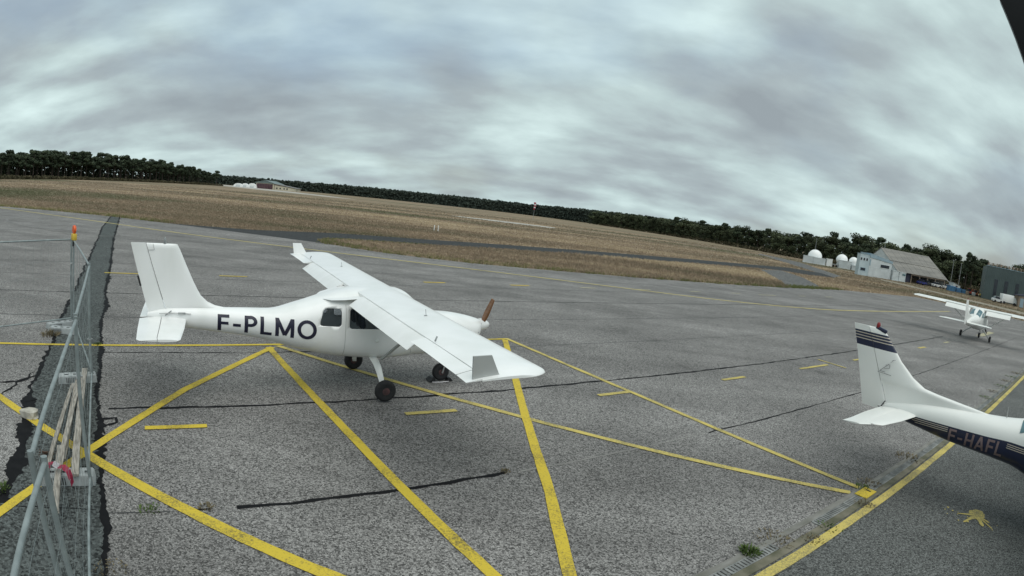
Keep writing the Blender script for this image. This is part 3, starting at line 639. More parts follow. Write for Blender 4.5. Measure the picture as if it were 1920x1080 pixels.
def rrect_prism(bm, quad, r, y0, y1):
    """rounded quad (x,z corners in order) extruded along y"""
    P = rounded(quad, r); a = [bm.verts.new((x, y0, z)) for x, z in P]; b = [bm.verts.new((x, y1, z)) for x, z in P]; n_ = len(P)
    for i in range(n_): bm.faces.new((a[i], a[(i+1) % n_], b[(i+1) % n_], b[i]))
    bm.faces.new(a); bm.faces.new(b)
def rounded(quad, r, k=5):
    out = []; n_ = len(quad)
    for i in range(n_):
        p = np.array(quad[i], float); a = np.array(quad[i-1], float)-p; b = np.array(quad[(i+1) % n_], float)-p
        a = a/np.linalg.norm(a)*r; b = b/np.linalg.norm(b)*r
        for j in range(k+1):
            t = j/k; out.append(tuple(p+a*(1-t)**2+b*t*t))
    return out
def hull_pane(name, hull, quad, r, side, m, parent, off=-0.012):
    P = rounded(quad, r); cx = sum(p[0] for p in P)/len(P); cz = sum(p[1] for p in P)/len(P); bm = B(); rings = []
    for s in (1.0, 0.66, 0.33):
        rings.append([bm.verts.new((cx+(x-cx)*s, side*(hull.y(cx+(x-cx)*s, cz+(z-cz)*s)+off), cz+(z-cz)*s)) for x, z in P])
    n_ = len(P)
    for A, C in zip(rings, rings[1:]):
        for i in range(n_): bm.faces.new((A[i], A[(i+1) % n_], C[(i+1) % n_], C[i]))
    bm.faces.new(rings[-1]); return obj(name, bm, m, parent, 60)
UP = (0, 0, 1)

# ------------------------------------------------------------------ F-PLMO: white high-wing kit aircraft
jab = thing('light_aircraft', 'white high-wing aircraft marked F-PLMO parked in the yellow box', 'aircraft', (-2.473, 9.998, 0.012), R(33.35))
H1 = Hull([(-3.92, 1.32, 1.22, .02, 2.2, 0), (-3.6, 1.40, 1.13, .10, 2.2, 0), (-3.0, 1.425, 1.045, .17, 2.2, 0), (-2.4, 1.425, .975, .235, 2.2, 0), (-1.9, 1.42, .88, .32, 2.3, 0), (-1.4, 1.545, .745, .43, 2.4, 0), (-.9, 1.70, .645, .51, 2.9, 0), (-.6, 1.78, .62, .54, 3.3, 0), (-.3, 1.825, .60, .555, 3.6, 0), (.1, 1.845, .575, .56, 3.6, 0), (.46, 1.825, .58, .56, 3.2, 0), (.78, 1.63, .595, .55, 2.5, 0), (1.14, 1.405, .61, .52, 2.4, 0), (1.55, 1.385, .64, .47, 2.4, 0), (1.9, 1.335, .71, .39, 2.3, 0), (2.14, 1.28, .84, .28, 2.2, 0), (2.28, 1.235, 1.02, .12, 2.1, 0)])
fus = obj('fuselage', H1.build(-3.92, 2.28, 90, 11), M_WHT, jab, 50)
cut = B()
QW = [(-1.10, 1.235), (-.72, 1.225), (-.73, 1.535), (-1.02, 1.52)]
DW = [(-.585, 1.195), (.50, 1.185), (.36, 1.53), (-.585, 1.54)]
cav = B(); secs = []
for x in np.linspace(-1.22, .86, 16):
    zt_, zb_, w_, n_, _ = H1.par(x); zt_ = min(zt_-.05, 1.72); zb_ = max(zb_+.06, .72); pts_ = []
    for k in range(20):
        q = 2*math.pi*k/20; z = (zt_+zb_)/2+(zt_-zb_)/2*math.sin(q); pts_.append((x, math.copysign(max(.02, H1.y(x, z)-.03), math.cos(q)) if abs(math.cos(q)) > .05 else 0.0, z))
    secs.append(pts_)
loft(cav, secs); boolean_cut(fus, cav, [M_WHT, M_INT])
rrect_prism(cut, QW, .07, -1, 1); rrect_prism(cut, DW, .06, -1, 1)
boolean_cut(fus, cut, [M_WHT, M_INT])
for s in (-1, 1):
    for nm, q, r in (('rear_window', QW, .07), ('door_window', DW, .06)): hull_pane(nm, H1, q, r, s, M_GLASS, jab)
    # door outline seams
    bm = B(); H1.patch(bm, [(-.66, 1.60), (-.645, .70)], [(-.652, 1.60), (-.637, .70)], s, 0.002, 14, 1); obj('door_seam', bm, M_GREY, jab); bm = B(); H1.patch(bm, [(.50, 1.16), (.62, .72)], [(.507, 1.16), (.627, .72)], s, 0.002, 12, 1); obj('door_seam', bm, M_GREY, jab)
    bm = B(); lathe(bm, [(0, .035), (.012, .035), (.02, .02)], (-.07, s*(H1.y(-.07, .98)-.004), .98), (0, s, 0), 12); obj('door_latch', bm, M_WHT2, jab)
# dark seat backs seen through the cabin
for sy in (-.24, .24):
    bm = B(); box(bm, (-.30, sy, 1.28), (.10, .34, .26), Matrix.Rotation(R(-12), 3, 'Y'), bev=.04); obj('seat_back', bm, M_INT, jab)
# windscreen
for s in (-1, 1):
    bm = B(); H1.patch(bm, [(.60, 1.71), (1.10, 1.42)], [(.55, 1.58), (.80, 1.36), (1.02, 1.33)], s, 0.006, 14, 6); obj('windscreen', bm, M_GLASB, jab, 60)
# fin, rudder
LEz = [(1.40, -2.40), (1.425, -2.62), (1.46, -2.80), (1.52, -2.93), (1.62, -3.04), (1.72, -3.10), (1.84, -3.165), (2.09, -3.285), (2.40, -3.43), (2.432, -3.46)]
def hingx(z): return -3.575-(z-1.25)*0.335
def tex(z): return -3.885-(z-1.25)*0.283
def lexz(z): return float(np.interp(z, [p[0] for p in LEz], [p[1] for p in LEz]))
zs = [1.36, 1.40, 1.425, 1.46, 1.52, 1.62, 1.72, 1.84, 2.0, 2.2, 2.36, 2.42, 2.438]
def finst(z, extra=0): 
    ch = lexz(z)-tex(z); t = min(0.10, 0.115/ch)*(0.55 if z > 2.43 else 1)
    return ((lexz(z), 0, z), (tex(z), 0, z), (0, -1, 0), t)
st = [finst(z) for z in zs]; hf = [(lexz(z)-hingx(z))/(lexz(z)-tex(z))-0.012 for z in zs]
bm = B(); foil(bm, st, 0.0, hf, n=12); obj('fin', bm, M_WHT, jab, 50)
zs2 = [1.22, 1.5, 1.8, 2.1, 2.33, 2.42, 2.438]; st2 = [finst(max(z, 1.36))[:0] or ((lexz(max(z, 1.40)), 0, z), (tex(z), 0, z), (0, -1, 0), min(.10, .115/(lexz(max(z, 1.4))-tex(z)))) for z in zs2]
rf = [(lexz(max(z, 1.4))-hingx(z))/(lexz(max(z, 1.4))-tex(z))+0.004 for z in zs2]
bm = B(); foil(bm, st2, rf, 1.0, n=8); obj('rudder', bm, M_WHT, jab, 50)
bm = B()
for a, b in (((hingx(2.33), 2.33), (hingx(2.33)+.11, 2.335)), ((hingx(2.33)+.11, 2.335), (hingx(2.33)+.085, 2.43))):
    box(bm, ((a[0]+b[0])/2, -.036, (a[1]+b[1])/2), (math.hypot(b[0]-a[0], b[1]-a[1]), .004, .007), Matrix.Rotation(-math.atan2(b[1]-a[1], b[0]-a[0]), 3, 'Y'))
obj('rudder_horn_seam', bm, M_GREY, jab)
bm = B(); lathe(bm, [(0, .03), (.03, .03), (.03, .018), (.085, .018), (.10, .008)], (-3.66, 0, 2.435), UP, 12); obj('tail_light', bm, M_METAL, jab)
bm = B(); box(bm, (tex(1.83)-.012, 0.02, 1.83), (.03, .05, .17), Matrix.Rotation(R(-16), 3, 'Y')); obj('trim_tab', bm, M_RUB, jab)
# tailplane
for s in (-1, 1):
    stt = [((-3.27, s*.05, 1.235), (-4.05, s*.05, 1.235), UP), ((-3.31, s*.7, 1.235), (-4.04, s*.7, 1.235), UP), ((-3.375, s*1.36, 1.235), (-4.02, s*1.36, 1.235), UP), ((-3.42, s*1.43, 1.235), (-3.97, s*1.43, 1.235), UP, .07)]
    bm = B(); foil(bm, stt, 0, 0.52, t=.10); obj('tailplane', bm, M_WHT, jab, 50)
    bm = B(); foil(bm, stt[:], .535, 1, t=.10); obj('elevator', bm, M_WHT, jab, 50)
bm = B(); tube(bm, [(-3.72, -.11, 1.33), (-3.45, -.13, 1.345), (-3.2, -.155, 1.34)], .008, 6); tube(bm, [(-3.62, -.10, 1.30), (-3.52, -.12, 1.38)], .010, 6); box(bm, (-3.35, -.148, 1.345), (.12, .02, .03)); obj('rudder_linkage', bm, M_METAL, jab)
# wings
def wz(y): return 1.78 + 0.013*y
def wst(y, cut_te=0):
    a = abs(y); le = 0.43 if a < 4.72 else 0.43-0.22*((a-4.72)/.16)**2.0; te = -.62-max(0, a-4.3)*.06
    return ((le, y, wz(y)), (te, y, wz(y)-.03), UP, .125 if a < 4.7 else .125-.085*(a-4.7)/.18)
for s in (-1, 1):
    ys = [0.0, .55, 1.2, 2.45, 3.15, 3.5, 4.4, 4.6, 4.72, 4.78, 4.83, 4.865, 4.88]
    bm = B(); foil(bm, [wst(s*y) for y in ys], 0, .795, t=.125, n=14, camber=.02); obj('wing', bm, M_WHT, jab, 50)
    ys = [4.60, 4.70, 4.78, 4.85]
    bm = B(); foil(bm, [wst(s*y) for y in ys], .794, 1, n=6, camber=.02); obj('wing_tip', bm, M_WHT, jab, 50)
    bm = B(); foil(bm, [((.42, s*y, 1.795), (xt, s*y, zt_), UP, th_) for y, xt, zt_, th_ in ((0, -1.02, 1.655, .075), (.25, -1.0, 1.65, .075), (.42, -.90, 1.66, .08), (.54, -.72, 1.69, .09), (.61, -.46, 1.73, .11))], 0, 1, n=12); obj('wing_root_fairing', bm, M_WHT, jab, 60)
    # aileron, slightly drooped flap
    ys = [3.27, 3.8, 4.58]; bm = B(); foil(bm, [wst(s*y) for y in ys], .806, 1, n=7, camber=.02); obj('aileron', bm, M_WHT, jab, 50)
    bm = B(); fs = []
    for y in (.62, 1.9, 3.24):
        l_ = Vector((-.385, s*y, wz(s*y)-.002)); fs.append((l_, l_+Vector((-.262, 0, -.15)), Vector((-.40, 0, .91)), .16))
    foil(bm, fs, 0, 1, n=8); obj('flap', bm, M_WHT, jab, 50)
    # winglet
    q = [(-.22, -.01), (-.56, -.01), (-.60, .25), (-.38, .255)]; th = .018
    bm = B(); A = [bm.verts.new((x, s*(4.80+z*.15), wz(s*4.7)+.0+z)) for x, z in q]; C = [bm.verts.new((x, s*(4.80+th+z*.15), wz(s*4.7)+z)) for x, z in q]
    bm.faces.new(A); bm.faces.new(C)
    for i in range(4): bm.faces.new((A[i], A[(i+1) % 4], C[(i+1) % 4], C[i]))
    obj('winglet', bm, M_WHT if s > 0 else M_GREY, jab, 30)  # near winglet is white too: grey puts its outer face's shade into colour
    # strut with fairing, fuel cap pin, aileron pin
    bm = B(); tube(bm, [(.06, s*.50, .63), (.04, s*2.25, wz(s*2.25)-.05)], .026, 8); obj('wing_strut', bm, M_GREY, jab)
    bm = B(); tube(bm, [(0.02, s*2.3, wz(s*2.3)+.05), (0.0, s*2.3, wz(s*2.3)+.17)], .004, 6); box(bm, (.01, s*2.3, wz(s*2.3)+.075), (.04, .03, .012)); obj('fuel_vent', bm, M_METAL, jab)
    bm = B(); box(bm, (-.40, s*3.55, wz(s*3.55)+.075), (.02, .010, .07), Matrix.Rotation(R(20), 3, 'Y')); obj('aileron_horn', bm, M_METAL, jab)
    # main gear
    bm = B(); secs = []
    for (x, y, z), w, t in [((-.08, .34, .66), .16, .03), ((-.075, .46, .63), .15, .035), ((-.06, .62, .56), .13, .035), ((-.045, .76, .42), .11, .03), ((-.02, .835, .27), .09, .028), ((-.005, .86, .19), .08, .026)]:
        secs.append([(x-w/2, s*y-t*.5, z-t*.4), (x+w/2, s*y-t*.5, z-t*.4), (x+w/2, s*y+t*.5, z+t*.4), (x-w/2, s*y+t*.5, z+t*.4)])
    loft(bm, secs); bmesh.ops.bevel(bm, geom=[e_ for e_ in bm.edges], offset=.006, segments=1, affect='EDGES'); obj('gear_leg', bm, M_WHT2, jab, 50)
    wheel(jab, (0, s*.94, .19), .19, .125)
bm = B(); tube(bm, [(0, -.96, .19), (0, -.85, .19)], .02, 8); obj('axle', bm, M_METAL, jab)
wheel(jab, (1.51, 0, .175), .175, .12)
bm = B()
tube(bm, [(1.60, 0, .72), (1.58, 0, .47), (1.575, 0, .40)], .035, 10)
for s in (-1, 1): tube(bm, [(1.575, s*.015, .42), (1.56, s*.085, .36), (1.51, s*.085, .175)], .016, 8)
tube(bm, [(1.51, -.09, .175), (1.51, .09, .175)], .014, 8); obj('nose_fork', bm, M_METAL, jab)
# cowling details, spinner, propeller
bm = B(); lathe(bm, [(0, .125), (.05, .122), (.12, .10), (.18, .07), (.225, .032), (.235, .006)], (2.275, 0, 1.135), (1, 0, 0), 24); obj('spinner', bm, M_WHT, jab, 60)
dirv = Vector((0, -.50, .865)); 
for s in (1, -1):
    d_ = dirv*s; side = Vector((1, 0, 0)).cross(d_).normalized(); bm = B(); secs = []
    for r, ch, tw, th in [(.06, .075, 55, .036), (.15, .105, 46, .028), (.30, .118, 36, .020), (.45, .108, 30, .015), (.58, .095, 26, .011), (.655, .085, 24, .008), (.672, .07, 24, .006)]:
        cdir = (side*math.cos(R(tw))+Vector((1, 0, 0))*math.sin(R(tw))*1.0); ndir = d_.cross(cdir).normalized(); c0 = Vector((2.335, 0, 1.135))+d_*r
        secs.append([c0+cdir*ch/2*math.cos(a)+ndir*th*math.sin(a) for a in [2*math.pi*k/12 for k in range(12)]])
    loft(bm, secs); obj('propeller_blade', bm, M_WOOD, jab, 60)
bm = B()
for x, z in ((1.35, 1.05), (1.55, 1.0), (1.75, 1.0), (1.95, 1.02), (2.1, 1.05)):
    bm = B(); lathe(bm, [(0, .010), (.004, .010)], (x, -H1.y(x, z)-.0, z), (0, -1, 0), 8); obj('cowl_fastener', bm, M_METAL, jab)
for s in (-1, 1):
    bm = B(); lathe(bm, [(0, .055), (.012, .045)], (2.19, s*.15, 1.04), (1, 0, .1), 14); obj('air_inlet', bm, M_RUB, jab)
for s in (-1, 1):
    bm = B(); H1.patch(bm, [(1.185, 1.385), (1.19, .66)], [(1.191, 1.385), (1.196, .66)], s, .002, 16, 1); obj('cowl_seam', bm, M_GREY, jab)
# registration letters on both sides
def reg(parent, hull, text, x0, x1, zb0, zb1, h0, h1, side, m, wt=T_, gap=.16):
    tot = sum(GLY[c][0] for c in text)+gap*(len(text)-1); u0 = 0.0
    for c in text:
        bm = B(); uu = u0
        def mp_(u, v, lift, uu=uu):
            t = (uu+u)/tot; t = t if side < 0 else 1-t
            tt = t; x = x0+(x1-x0)*t; z = zb0+(zb1-zb0)*tt+(h0+(h1-h0)*tt)*v
            return (x, side*(hull.y(x, z)+0.005+lift), z)
        letter_mesh(bm, c, mp_, wt); obj('registration_letter', bm, m, parent, 60)
        u0 += GLY[c][0]+gap
for s in (-1, 1): reg(jab, H1, 'F-PLMO', -2.76, -1.14, 1.080, .985, .268, .325, s, M_LET)
ch = thing('wheel_chock', 'small metal chock against the nose wheel of F-PLMO', 'chock', (-2.473+1.33*math.cos(R(33.35)), 9.998+1.33*math.sin(R(33.35)), 0.012), R(33.35))
bm = B(); loft(bm, [[(-.09, y, 0), (.04, y, 0), (.03, y, .07), (-.02, y, .07)] for y in (-.1, .1)]); obj('wedge', bm, M_RUB, ch, 20)
bm = B(); loft(bm, [[(.30, y, 0), (.42, y, 0), (.36, y, .07), (.31, y, .07)] for y in (-.1, .1)]); obj('wedge', bm, M_RUB, ch, 20)
bm = B(); tube(bm, [(-.05, -.14, .012), (.1, -.17, .012), (.3, -.15, .012)], .008, 5); obj('cord', bm, M_TAPEW, ch)

# ------------------------------------------------------------------ Cessna-like high-wing trainers
H2 = Hull([(-4.36, 1.17, 1.09, .035, 2.2, 1.12), (-4.0, 1.27, 1.025, .105, 2.2, 1.145), (-3.55, 1.37, .97, .19, 2.2, 1.165), (-2.95, 1.45, .91, .27, 2.3, 1.195), (-2.3, 1.50, .885, .35, 2.4, 1.23), (-1.75, 1.575, .86, .42, 2.5, 1.27), (-1.3, 1.78, .76, .47, 2.7, 1.27), (-.8, 1.93, .67, .50, 2.9, 1.26), (-.2, 1.97, .60, .52, 3, 1.25), (.45, 1.95, .585, .52, 2.9, 1.22), (.85, 1.68, .585, .50, 2.6, 1.17), (1.15, 1.44, .60, .48, 2.5, 1.12), (1.6, 1.40, .63, .45, 2.4, 1.10), (1.95, 1.34, .70, .38, 2.3, 1.05), (2.12, 1.24, .80, .27, 2.2, 1.03)])
def trainer(root, two_tone, flap_deg, fin_mats, stab_cam, span=4.72, wzr=1.86):
    P = root
    fus = obj('fuselage', H2.build(-4.36, 2.12, 80, 9, split=two_tone), [M_WHT2, M_NAVY] if two_tone else M_WHT2, P, 50)
    for s in (-1, 1):
        for nm, q, r in (('rear_side_window', [(-1.45, 1.42), (-.75, 1.42), (-.75, 1.72), (-1.15, 1.66)], .06), ('door_window', [(-.66, 1.40), (.42, 1.40), (.25, 1.74), (-.66, 1.76)], .06)): hull_pane(nm, H2, q, r, s, M_GLASB, P, 0.005)
        bm = B(); xs_ = np.linspace(-1.72, -1.02, 8); H2.patch(bm, [(x, H2.par(x)[0]-.004) for x in xs_], [(x, H2.par(x)[0]-.15) for x in xs_], s, .008, 12, 7); obj('rear_windscreen', bm, M_GLASB, P, 60)
        bm = B(); H2.patch(bm, [(.52, 1.87), (1.10, 1.46)], [(.50, 1.45), (.95, 1.40)], s, .006, 10, 4); obj('windscreen', bm, M_GLASB, P, 60)
    # fin and dorsal fillet: rows of constant height, colours by row
    LZ = [(1.42, -1.95), (1.50, -2.35), (1.545, -2.95), (1.575, -3.33), (1.61, -3.60), (1.73, -3.85), (1.94, -4.12), (2.24, -4.40), (2.36, -4.50), (2.41, -4.58)]
    def lx(z): return float(np.interp(z, [p[0] for p in LZ], [p[1] for p in LZ]))
    def hx(z): return -4.22-(z-1.15)*.49
    def tx(z): return -4.66-(z-1.07)*.345
    rows = [1.10, 1.25, 1.40, 1.50, 1.545, 1.575, 1.61, 1.73, 1.94, 2.06, 2.165, 2.18, 2.212, 2.227, 2.259, 2.274, 2.306, 2.39, 2.405]
    def stn(z): ch_ = lx(z)-tx(z); return ((lx(z), 0, z), (tx(z), 0, z), (0, -1, 0), min(.10, .13/ch_)*(.5 if z > 2.40 else 1))
    def mif(i, k): 
        z = (rows[i]+rows[i+1])/2
        return 0 if not two_tone else (1 if 2.06 < z < 2.165 else (2 if any(q < z < q+.015 for q in (2.165, 2.212, 2.259)) else (1 if 2.165 < z < 2.306 else 0)))
    bm = B(); foil(bm, [stn(z) for z in rows], 0, [(lx(z)-hx(z))/(lx(z)-tx(z))-.008 for z in rows], n=10, mif=mif); obj('fin', bm, fin_mats, P, 50)
    r2 = [1.07, 1.3, 1.6, 1.94]+rows[9:]
    def mif2(i, k):
        z = (r2[i]+r2[i+1])/2
        return 0 if not two_tone else (1 if 2.06 < z < 2.165 else (2 if any(q < z < q+.015 for q in (2.165, 2.212, 2.259)) else (1 if 2.165 < z < 2.306 else 0)))
    def st3(z): l_ = lx(max(z, 1.62)); return ((l_, 0, z), (tx(z), 0, z), (0, -1, 0), min(.10, .13/(l_-tx(z))))
    bm = B(); foil(bm, [st3(z) for z in r2], [(lx(max(z, 1.62))-hx(z))/(lx(max(z, 1.62))-tx(z))+.006 for z in r2], 1, n=6, mif=mif2); obj('rudder', bm, fin_mats, P, 50)
    bm = B(); box(bm, (-4.60, 0, 2.385), (.22, .06, .07), Matrix.Rotation(R(14), 3, 'Y'), bev=.02); obj('fin_cap', bm, M_NAVY if two_tone else M_WHT2, P)
    bm = B(); lathe(bm, [(0, .035), (.04, .036), (.075, .028), (.09, .008)], (-4.67, 0, 2.41), UP, 12); obj('beacon', bm, M_RED, P, 60)
    bm = B(); tube(bm, [(-4.30, -.06, 1.12), (-4.26, -.055, 1.20), (-4.24, -.05, 1.24)], .010, 6); obj('rudder_horn', bm, M_RUB, P)
    for s in (-1, 1):
        stt = [((-3.58, s*.06, 1.165), (-4.24, s*.06, 1.165), UP), ((-3.70, s*.8, 1.168), (-4.26, s*.8, 1.168), UP), ((-3.84, s*1.38, 1.17), (-4.28, s*1.38, 1.17), UP), ((-3.95, s*1.47, 1.17), (-4.20, s*1.47, 1.17), UP, .06)]
        bm = B(); foil(bm, stt, 0, .56, t=.10); obj('tailplane', bm, M_WHT2, P, 50)
        dd = stab_cam; bm = B(); fs = []
        for x0, y, ch_ in ((-3.95, .10, .33), (-4.02, .8, .33), (-4.06, 1.38, .31)):
            l_ = Vector((x0, s*y, 1.165)); fs.append((l_, l_+Vector((-ch_*math.cos(dd), 0, -ch_*math.sin(dd))), Vector((-math.sin(dd), 0, math.cos(dd))), .12))
        for x0, y, ch_ in ((-3.99, 1.50, .40), (-4.12, 1.68, .28)):
            l_ = Vector((x0, s*y, 1.165)); fs.append((l_, l_+Vector((-ch_*math.cos(dd), 0, -ch_*math.sin(dd))), Vector((-math.sin(dd), 0, math.cos(dd))), .08))
        foil(bm, fs, 0, 1, n=7); obj('elevator', bm, M_WHT2, P, 50)
        # wing
        def ws(y):
            a = abs(y); le = .62-(max(0, a-2.3))*.09; te = -.76+(max(0, a-2.3))*.06; k = max(0, a-(span-.25))/.25
            return ((le-.25*k**2, s*a, wzr+.02*a), (te, s*a, wzr-.03+.02*a), UP, .125*(1-.6*k*k))
        ys = [0, .5, 2.28, 2.32, 3.4, span-.25, span-.12, span]
        bm = B(); foil(bm, [ws(y) for y in ys], 0, .76, n=12, camber=.015); obj('wing', bm, M_WHT2, P, 50)
        bm = B(); foil(bm, [ws(y) for y in (2.36, 3.4, span-.1)], .775, 1, n=6, camber=.015); obj('aileron', bm, M_WHT2, P, 50)
        d2 = R(flap_deg); bm = B(); fs = []
        for y in (.58, 1.4, 2.30):
            l_ = Vector((-.46, s*y, wzr-.02+.02*y)); fs.append((l_, l_+Vector((-.40*math.cos(d2), 0, -.40*math.sin(d2))), Vector((-math.sin(d2), 0, math.cos(d2))), .13))
        foil(bm, fs, 0, 1, n=7); obj('flap', bm, M_WHT2, P, 50)
        bm = B(); tube(bm, [(.05, s*.49, .68), (.10, s*2.2, wzr-.01)], .028, 8); obj('wing_strut', bm, M_WHT2, P)
        bm = B(); tube(bm, [(-.05, s*.42, .64), (-.03, s*.75, .42), (0, s*.98, .18)], [.035, .028, .024], 8); obj('gear_leg', bm, M_METAL, P)
        wheel(P, (0, s*1.05, .19), .19, .13, hub=M_METAL)
    wheel(P, (1.5, 0, .17), .17, .12, hub=M_METAL)
    bm = B(); tube(bm, [(1.48, 0, .72), (1.5, 0, .42)], .035, 8)
    for s in (-1, 1): tube(bm, [(1.5, s*.02, .42), (1.5, s*.085, .34), (1.5, s*.085, .17)], .015, 6)
    obj('nose_fork', bm, M_METAL, P)
    bm = B(); lathe(bm, [(0, .13), (.10, .11), (.2, .06), (.25, .01)], (2.12, 0, 1.03), (1, 0, 0), 18); obj('spinner', bm, M_WHT2, P, 60)
    for s in (1, -1):
        bm = B(); secs = []; d_ = Vector((0, .5*s, .86*s)); side = Vector((1, 0, 0)).cross(d_)
        for r, ch_, th in ((.08, .08, .03), (.3, .13, .02), (.6, .12, .013), (.82, .07, .008)):
            secs.append([Vector((2.18, 0, 1.03))+d_*r+side*ch_/2*math.cos(a)+Vector((1, 0, 0))*(th*math.sin(a)+.3*ch_*math.cos(a)) for a in [2*math.pi*k/10 for k in range(10)]])
        loft(bm, secs); obj('propeller_blade', bm, M_RUB, P, 60)
    bm = B(); tube(bm, [(-2.03, 0, 1.50), (-2.05, 0, 1.69)], .008, 6); obj('antenna', bm, M_METAL, P); bm = B(); tube(bm, [(-.2, .2, wzr+.08), (-.25, .2, wzr+.32)], .008, 6); obj('antenna', bm, M_METAL, P)
    return P
ces = thing('light_aircraft', 'white and navy aircraft marked F-HAFL, only its tail in view', 'aircraft', (9.042, 4.701, 0.012), R(-53))
trainer(ces, True, 0, [M_WHT2, M_NAVY, M_CREAM], R(4))
for s in (-1, 1):
    for i in range(3):
        bm = B(); dz = -.022-.030*i
        H2.patch(bm, [(-3.72+.06*i, 1.158+dz), (-2.98, 1.192+dz)], [(-3.72+.06*i, 1.147+dz), (-2.98, 1.181+dz)], s, .004, 12, 1)
        H2.patch(bm, [(-1.88, 1.258+dz), (-.2, 1.25+dz), (1.2, 1.10+dz)], [(-1.88, 1.247+dz), (-.2, 1.239+dz), (1.2, 1.089+dz)], s, .004, 40, 1); obj('cream_stripe', bm, M_CREAM, ces)
    reg(ces, H2, 'F-HAFL', -2.95, -1.93, .955, .995, .215, .235, s, M_LETG, wt=.16, gap=.15)
# club emblem on the fin: thin dark line drawing
bm = B()
def fin_pt(x, z): return (x, -.055, z)
for a, b, w in [((-4.50, 1.695), (-4.24, 1.68), .012), ((-4.46, 1.72), (-4.32, 1.86), .014), ((-4.38, 1.83), (-4.30, 1.85), .012), ((-4.30, 1.85), (-4.30, 1.79), .012), ((-4.30, 1.79), (-4.39, 1.765), .012), ((-4.28, 1.93), (-4.22, 1.95), .010), ((-4.30, 1.89), (-4.25, 1.94), .010), ((-4.47, 1.715), (-4.36, 1.712), .012)]:
    c = ((a[0]+b[0])/2, (a[1]+b[1])/2); ln = math.hypot(b[0]-a[0], b[1]-a[1])
    box(bm, (c[0], -.066, c[1]), (ln, .004, w*.42), Matrix.Rotation(-math.atan2(b[1]-a[1], b[0]-a[0]), 3, 'Y'))
obj('emblem', bm, M_LET, ces)
ces2 = thing('light_aircraft', 'distant white high-wing aircraft seen from behind with lowered flaps', 'aircraft', (28.615, 27.703, 0.012), R(34))
trainer(ces2, False, 38, [M_WHT2], R(2))

# ------------------------------------------------------------------ temporary mesh fence beside the trench
def fence_panel(a, b, label, h=2.0, gap=0.20, first=True):
    a = Vector((*a, 0)); b = Vector((*b, 0)); L = (b-a).length; ang = math.atan2(b.y-a.y, b.x-a.x)
    t = thing('mesh_fence', label, 'fence', a, ang, 'temporary steel mesh fence panels')
    for x in (0.0, L):
        bm = B(); tube(bm, [(x, 0, .06), (x, 0, h+.02)], .021, 10); obj('post', bm, M_GALV, t, 60)
    for z in (h-.02, .17):
        bm = B(); tube(bm, [(0, 0, z), (L*.5, .008, z), (L, 0, z)], .019 if z > 1 else .016, 8); obj('rail', bm, M_GALV, t, 60)
    bm = B()
    for k in range(1, int(L/gap)):
        x = k*gap; bw = .012*math.sin(k*1.7)
        tube(bm, [(x, bw, .17), (x, bw*1.5, 1.0), (x, bw, h-.02)], .0012, 4, cap=False)
    for k, z in enumerate(np.arange(.42, h-.1, .36)): tube(bm, [(0, .004, z), (L*.5, .03*math.sin(k*2.1), z), (L, .004, z)], .0012, 4, cap=False)
    o = obj('wire_mesh', bm, M_GALV, t, 60); o['kind'] = 'stuff'
    return t
fence_panel((-9.97, 10.40), (-11.43, 7.24), 'mesh fence panel turning left from the orange lamp post, its mesh seen face on')
fence_panel((-9.78, 10.28), (-6.93, 7.70), 'mesh fence panel nearest the orange lamp, running along the trench')
fence_panel((-6.86, 7.62), (-4.52, 4.78), 'mesh fence panel between two grey foot blocks beside the planks')
fence_panel((-4.42, 4.68), (-2.46, 2.10), 'mesh fence panel beside the near ends of the planks')
fence_panel((-2.34, 2.10), (-0.75, -0.35), 'closest mesh fence panel at the bottom left corner')
# couplers
for i, (x, y, z, lb) in enumerate([(-9.88, 10.34, 1.45, 'steel clamp on the posts under the orange lamp'), (-6.9, 7.66, .75, 'steel clamp joining posts at the far end of the planks'), (-4.47, 4.73, 1.35, 'steel clamp joining posts above the middle of the planks'), (-2.40, 2.10, .85, 'twisted wire clamp on the closest fence posts')]):
    t = thing('tube_clamp', lb, 'clamp', (x, y, z), R(-48))
    bm = B(); box(bm, (0, 0, 0), (.16, .055, .03), bev=.008); obj('band', bm, M_METAL, t)
    bm = B(); lathe(bm, [(-.05, .012), (.05, .012)], (0, 0, 0), (0, 1, 0), 8); obj('bolt', bm, M_METAL, t)
# foot blocks
def foot(x, y, rz, label, z=0.012):
    t = thing('ballast_block', label, 'foot block', (x, y, z), rz, 'concrete fence feet')
    bm = B(); secs = []
    for zz, k in ((0, 1.0), (.10, .97), (.125, .93), (.13, .90)): secs.append([(sx*.36*k, sy*.115*k, zz) for sx, sy in ((-1, -1), (1, -1), (1, 1), (-1, 1))])
    loft(bm, secs); obj('block', bm, M_CONC, t, 40)
    for xx in (-.20, -.04, .12, .27):
        bm = B(); box(bm, (xx, 0, .1295), (.075, .05, .003)); obj('post_hole', bm, M_RUB, t)
    bm = B()
    for k in range(7): box(bm, (.10+.03*k-.30, -.116, .06), (.010, .006, .09))
    o = obj('rib', bm, M_RUB, t); o['kind'] = 'stuff'
    return t
foot(-10.02, 10.05, R(66), 'grey foot block under the lamp post, the farther of two', )
foot(-9.60, 9.72, R(22), 'grey foot block with dry weeds at its end, near the lamp post')
foot(-7.10, 7.48, R(44), 'grey foot block at the far end of the planks')
foot(-4.80, 4.66, R(36), 'grey foot block crossed by the planks, nearest the camera')
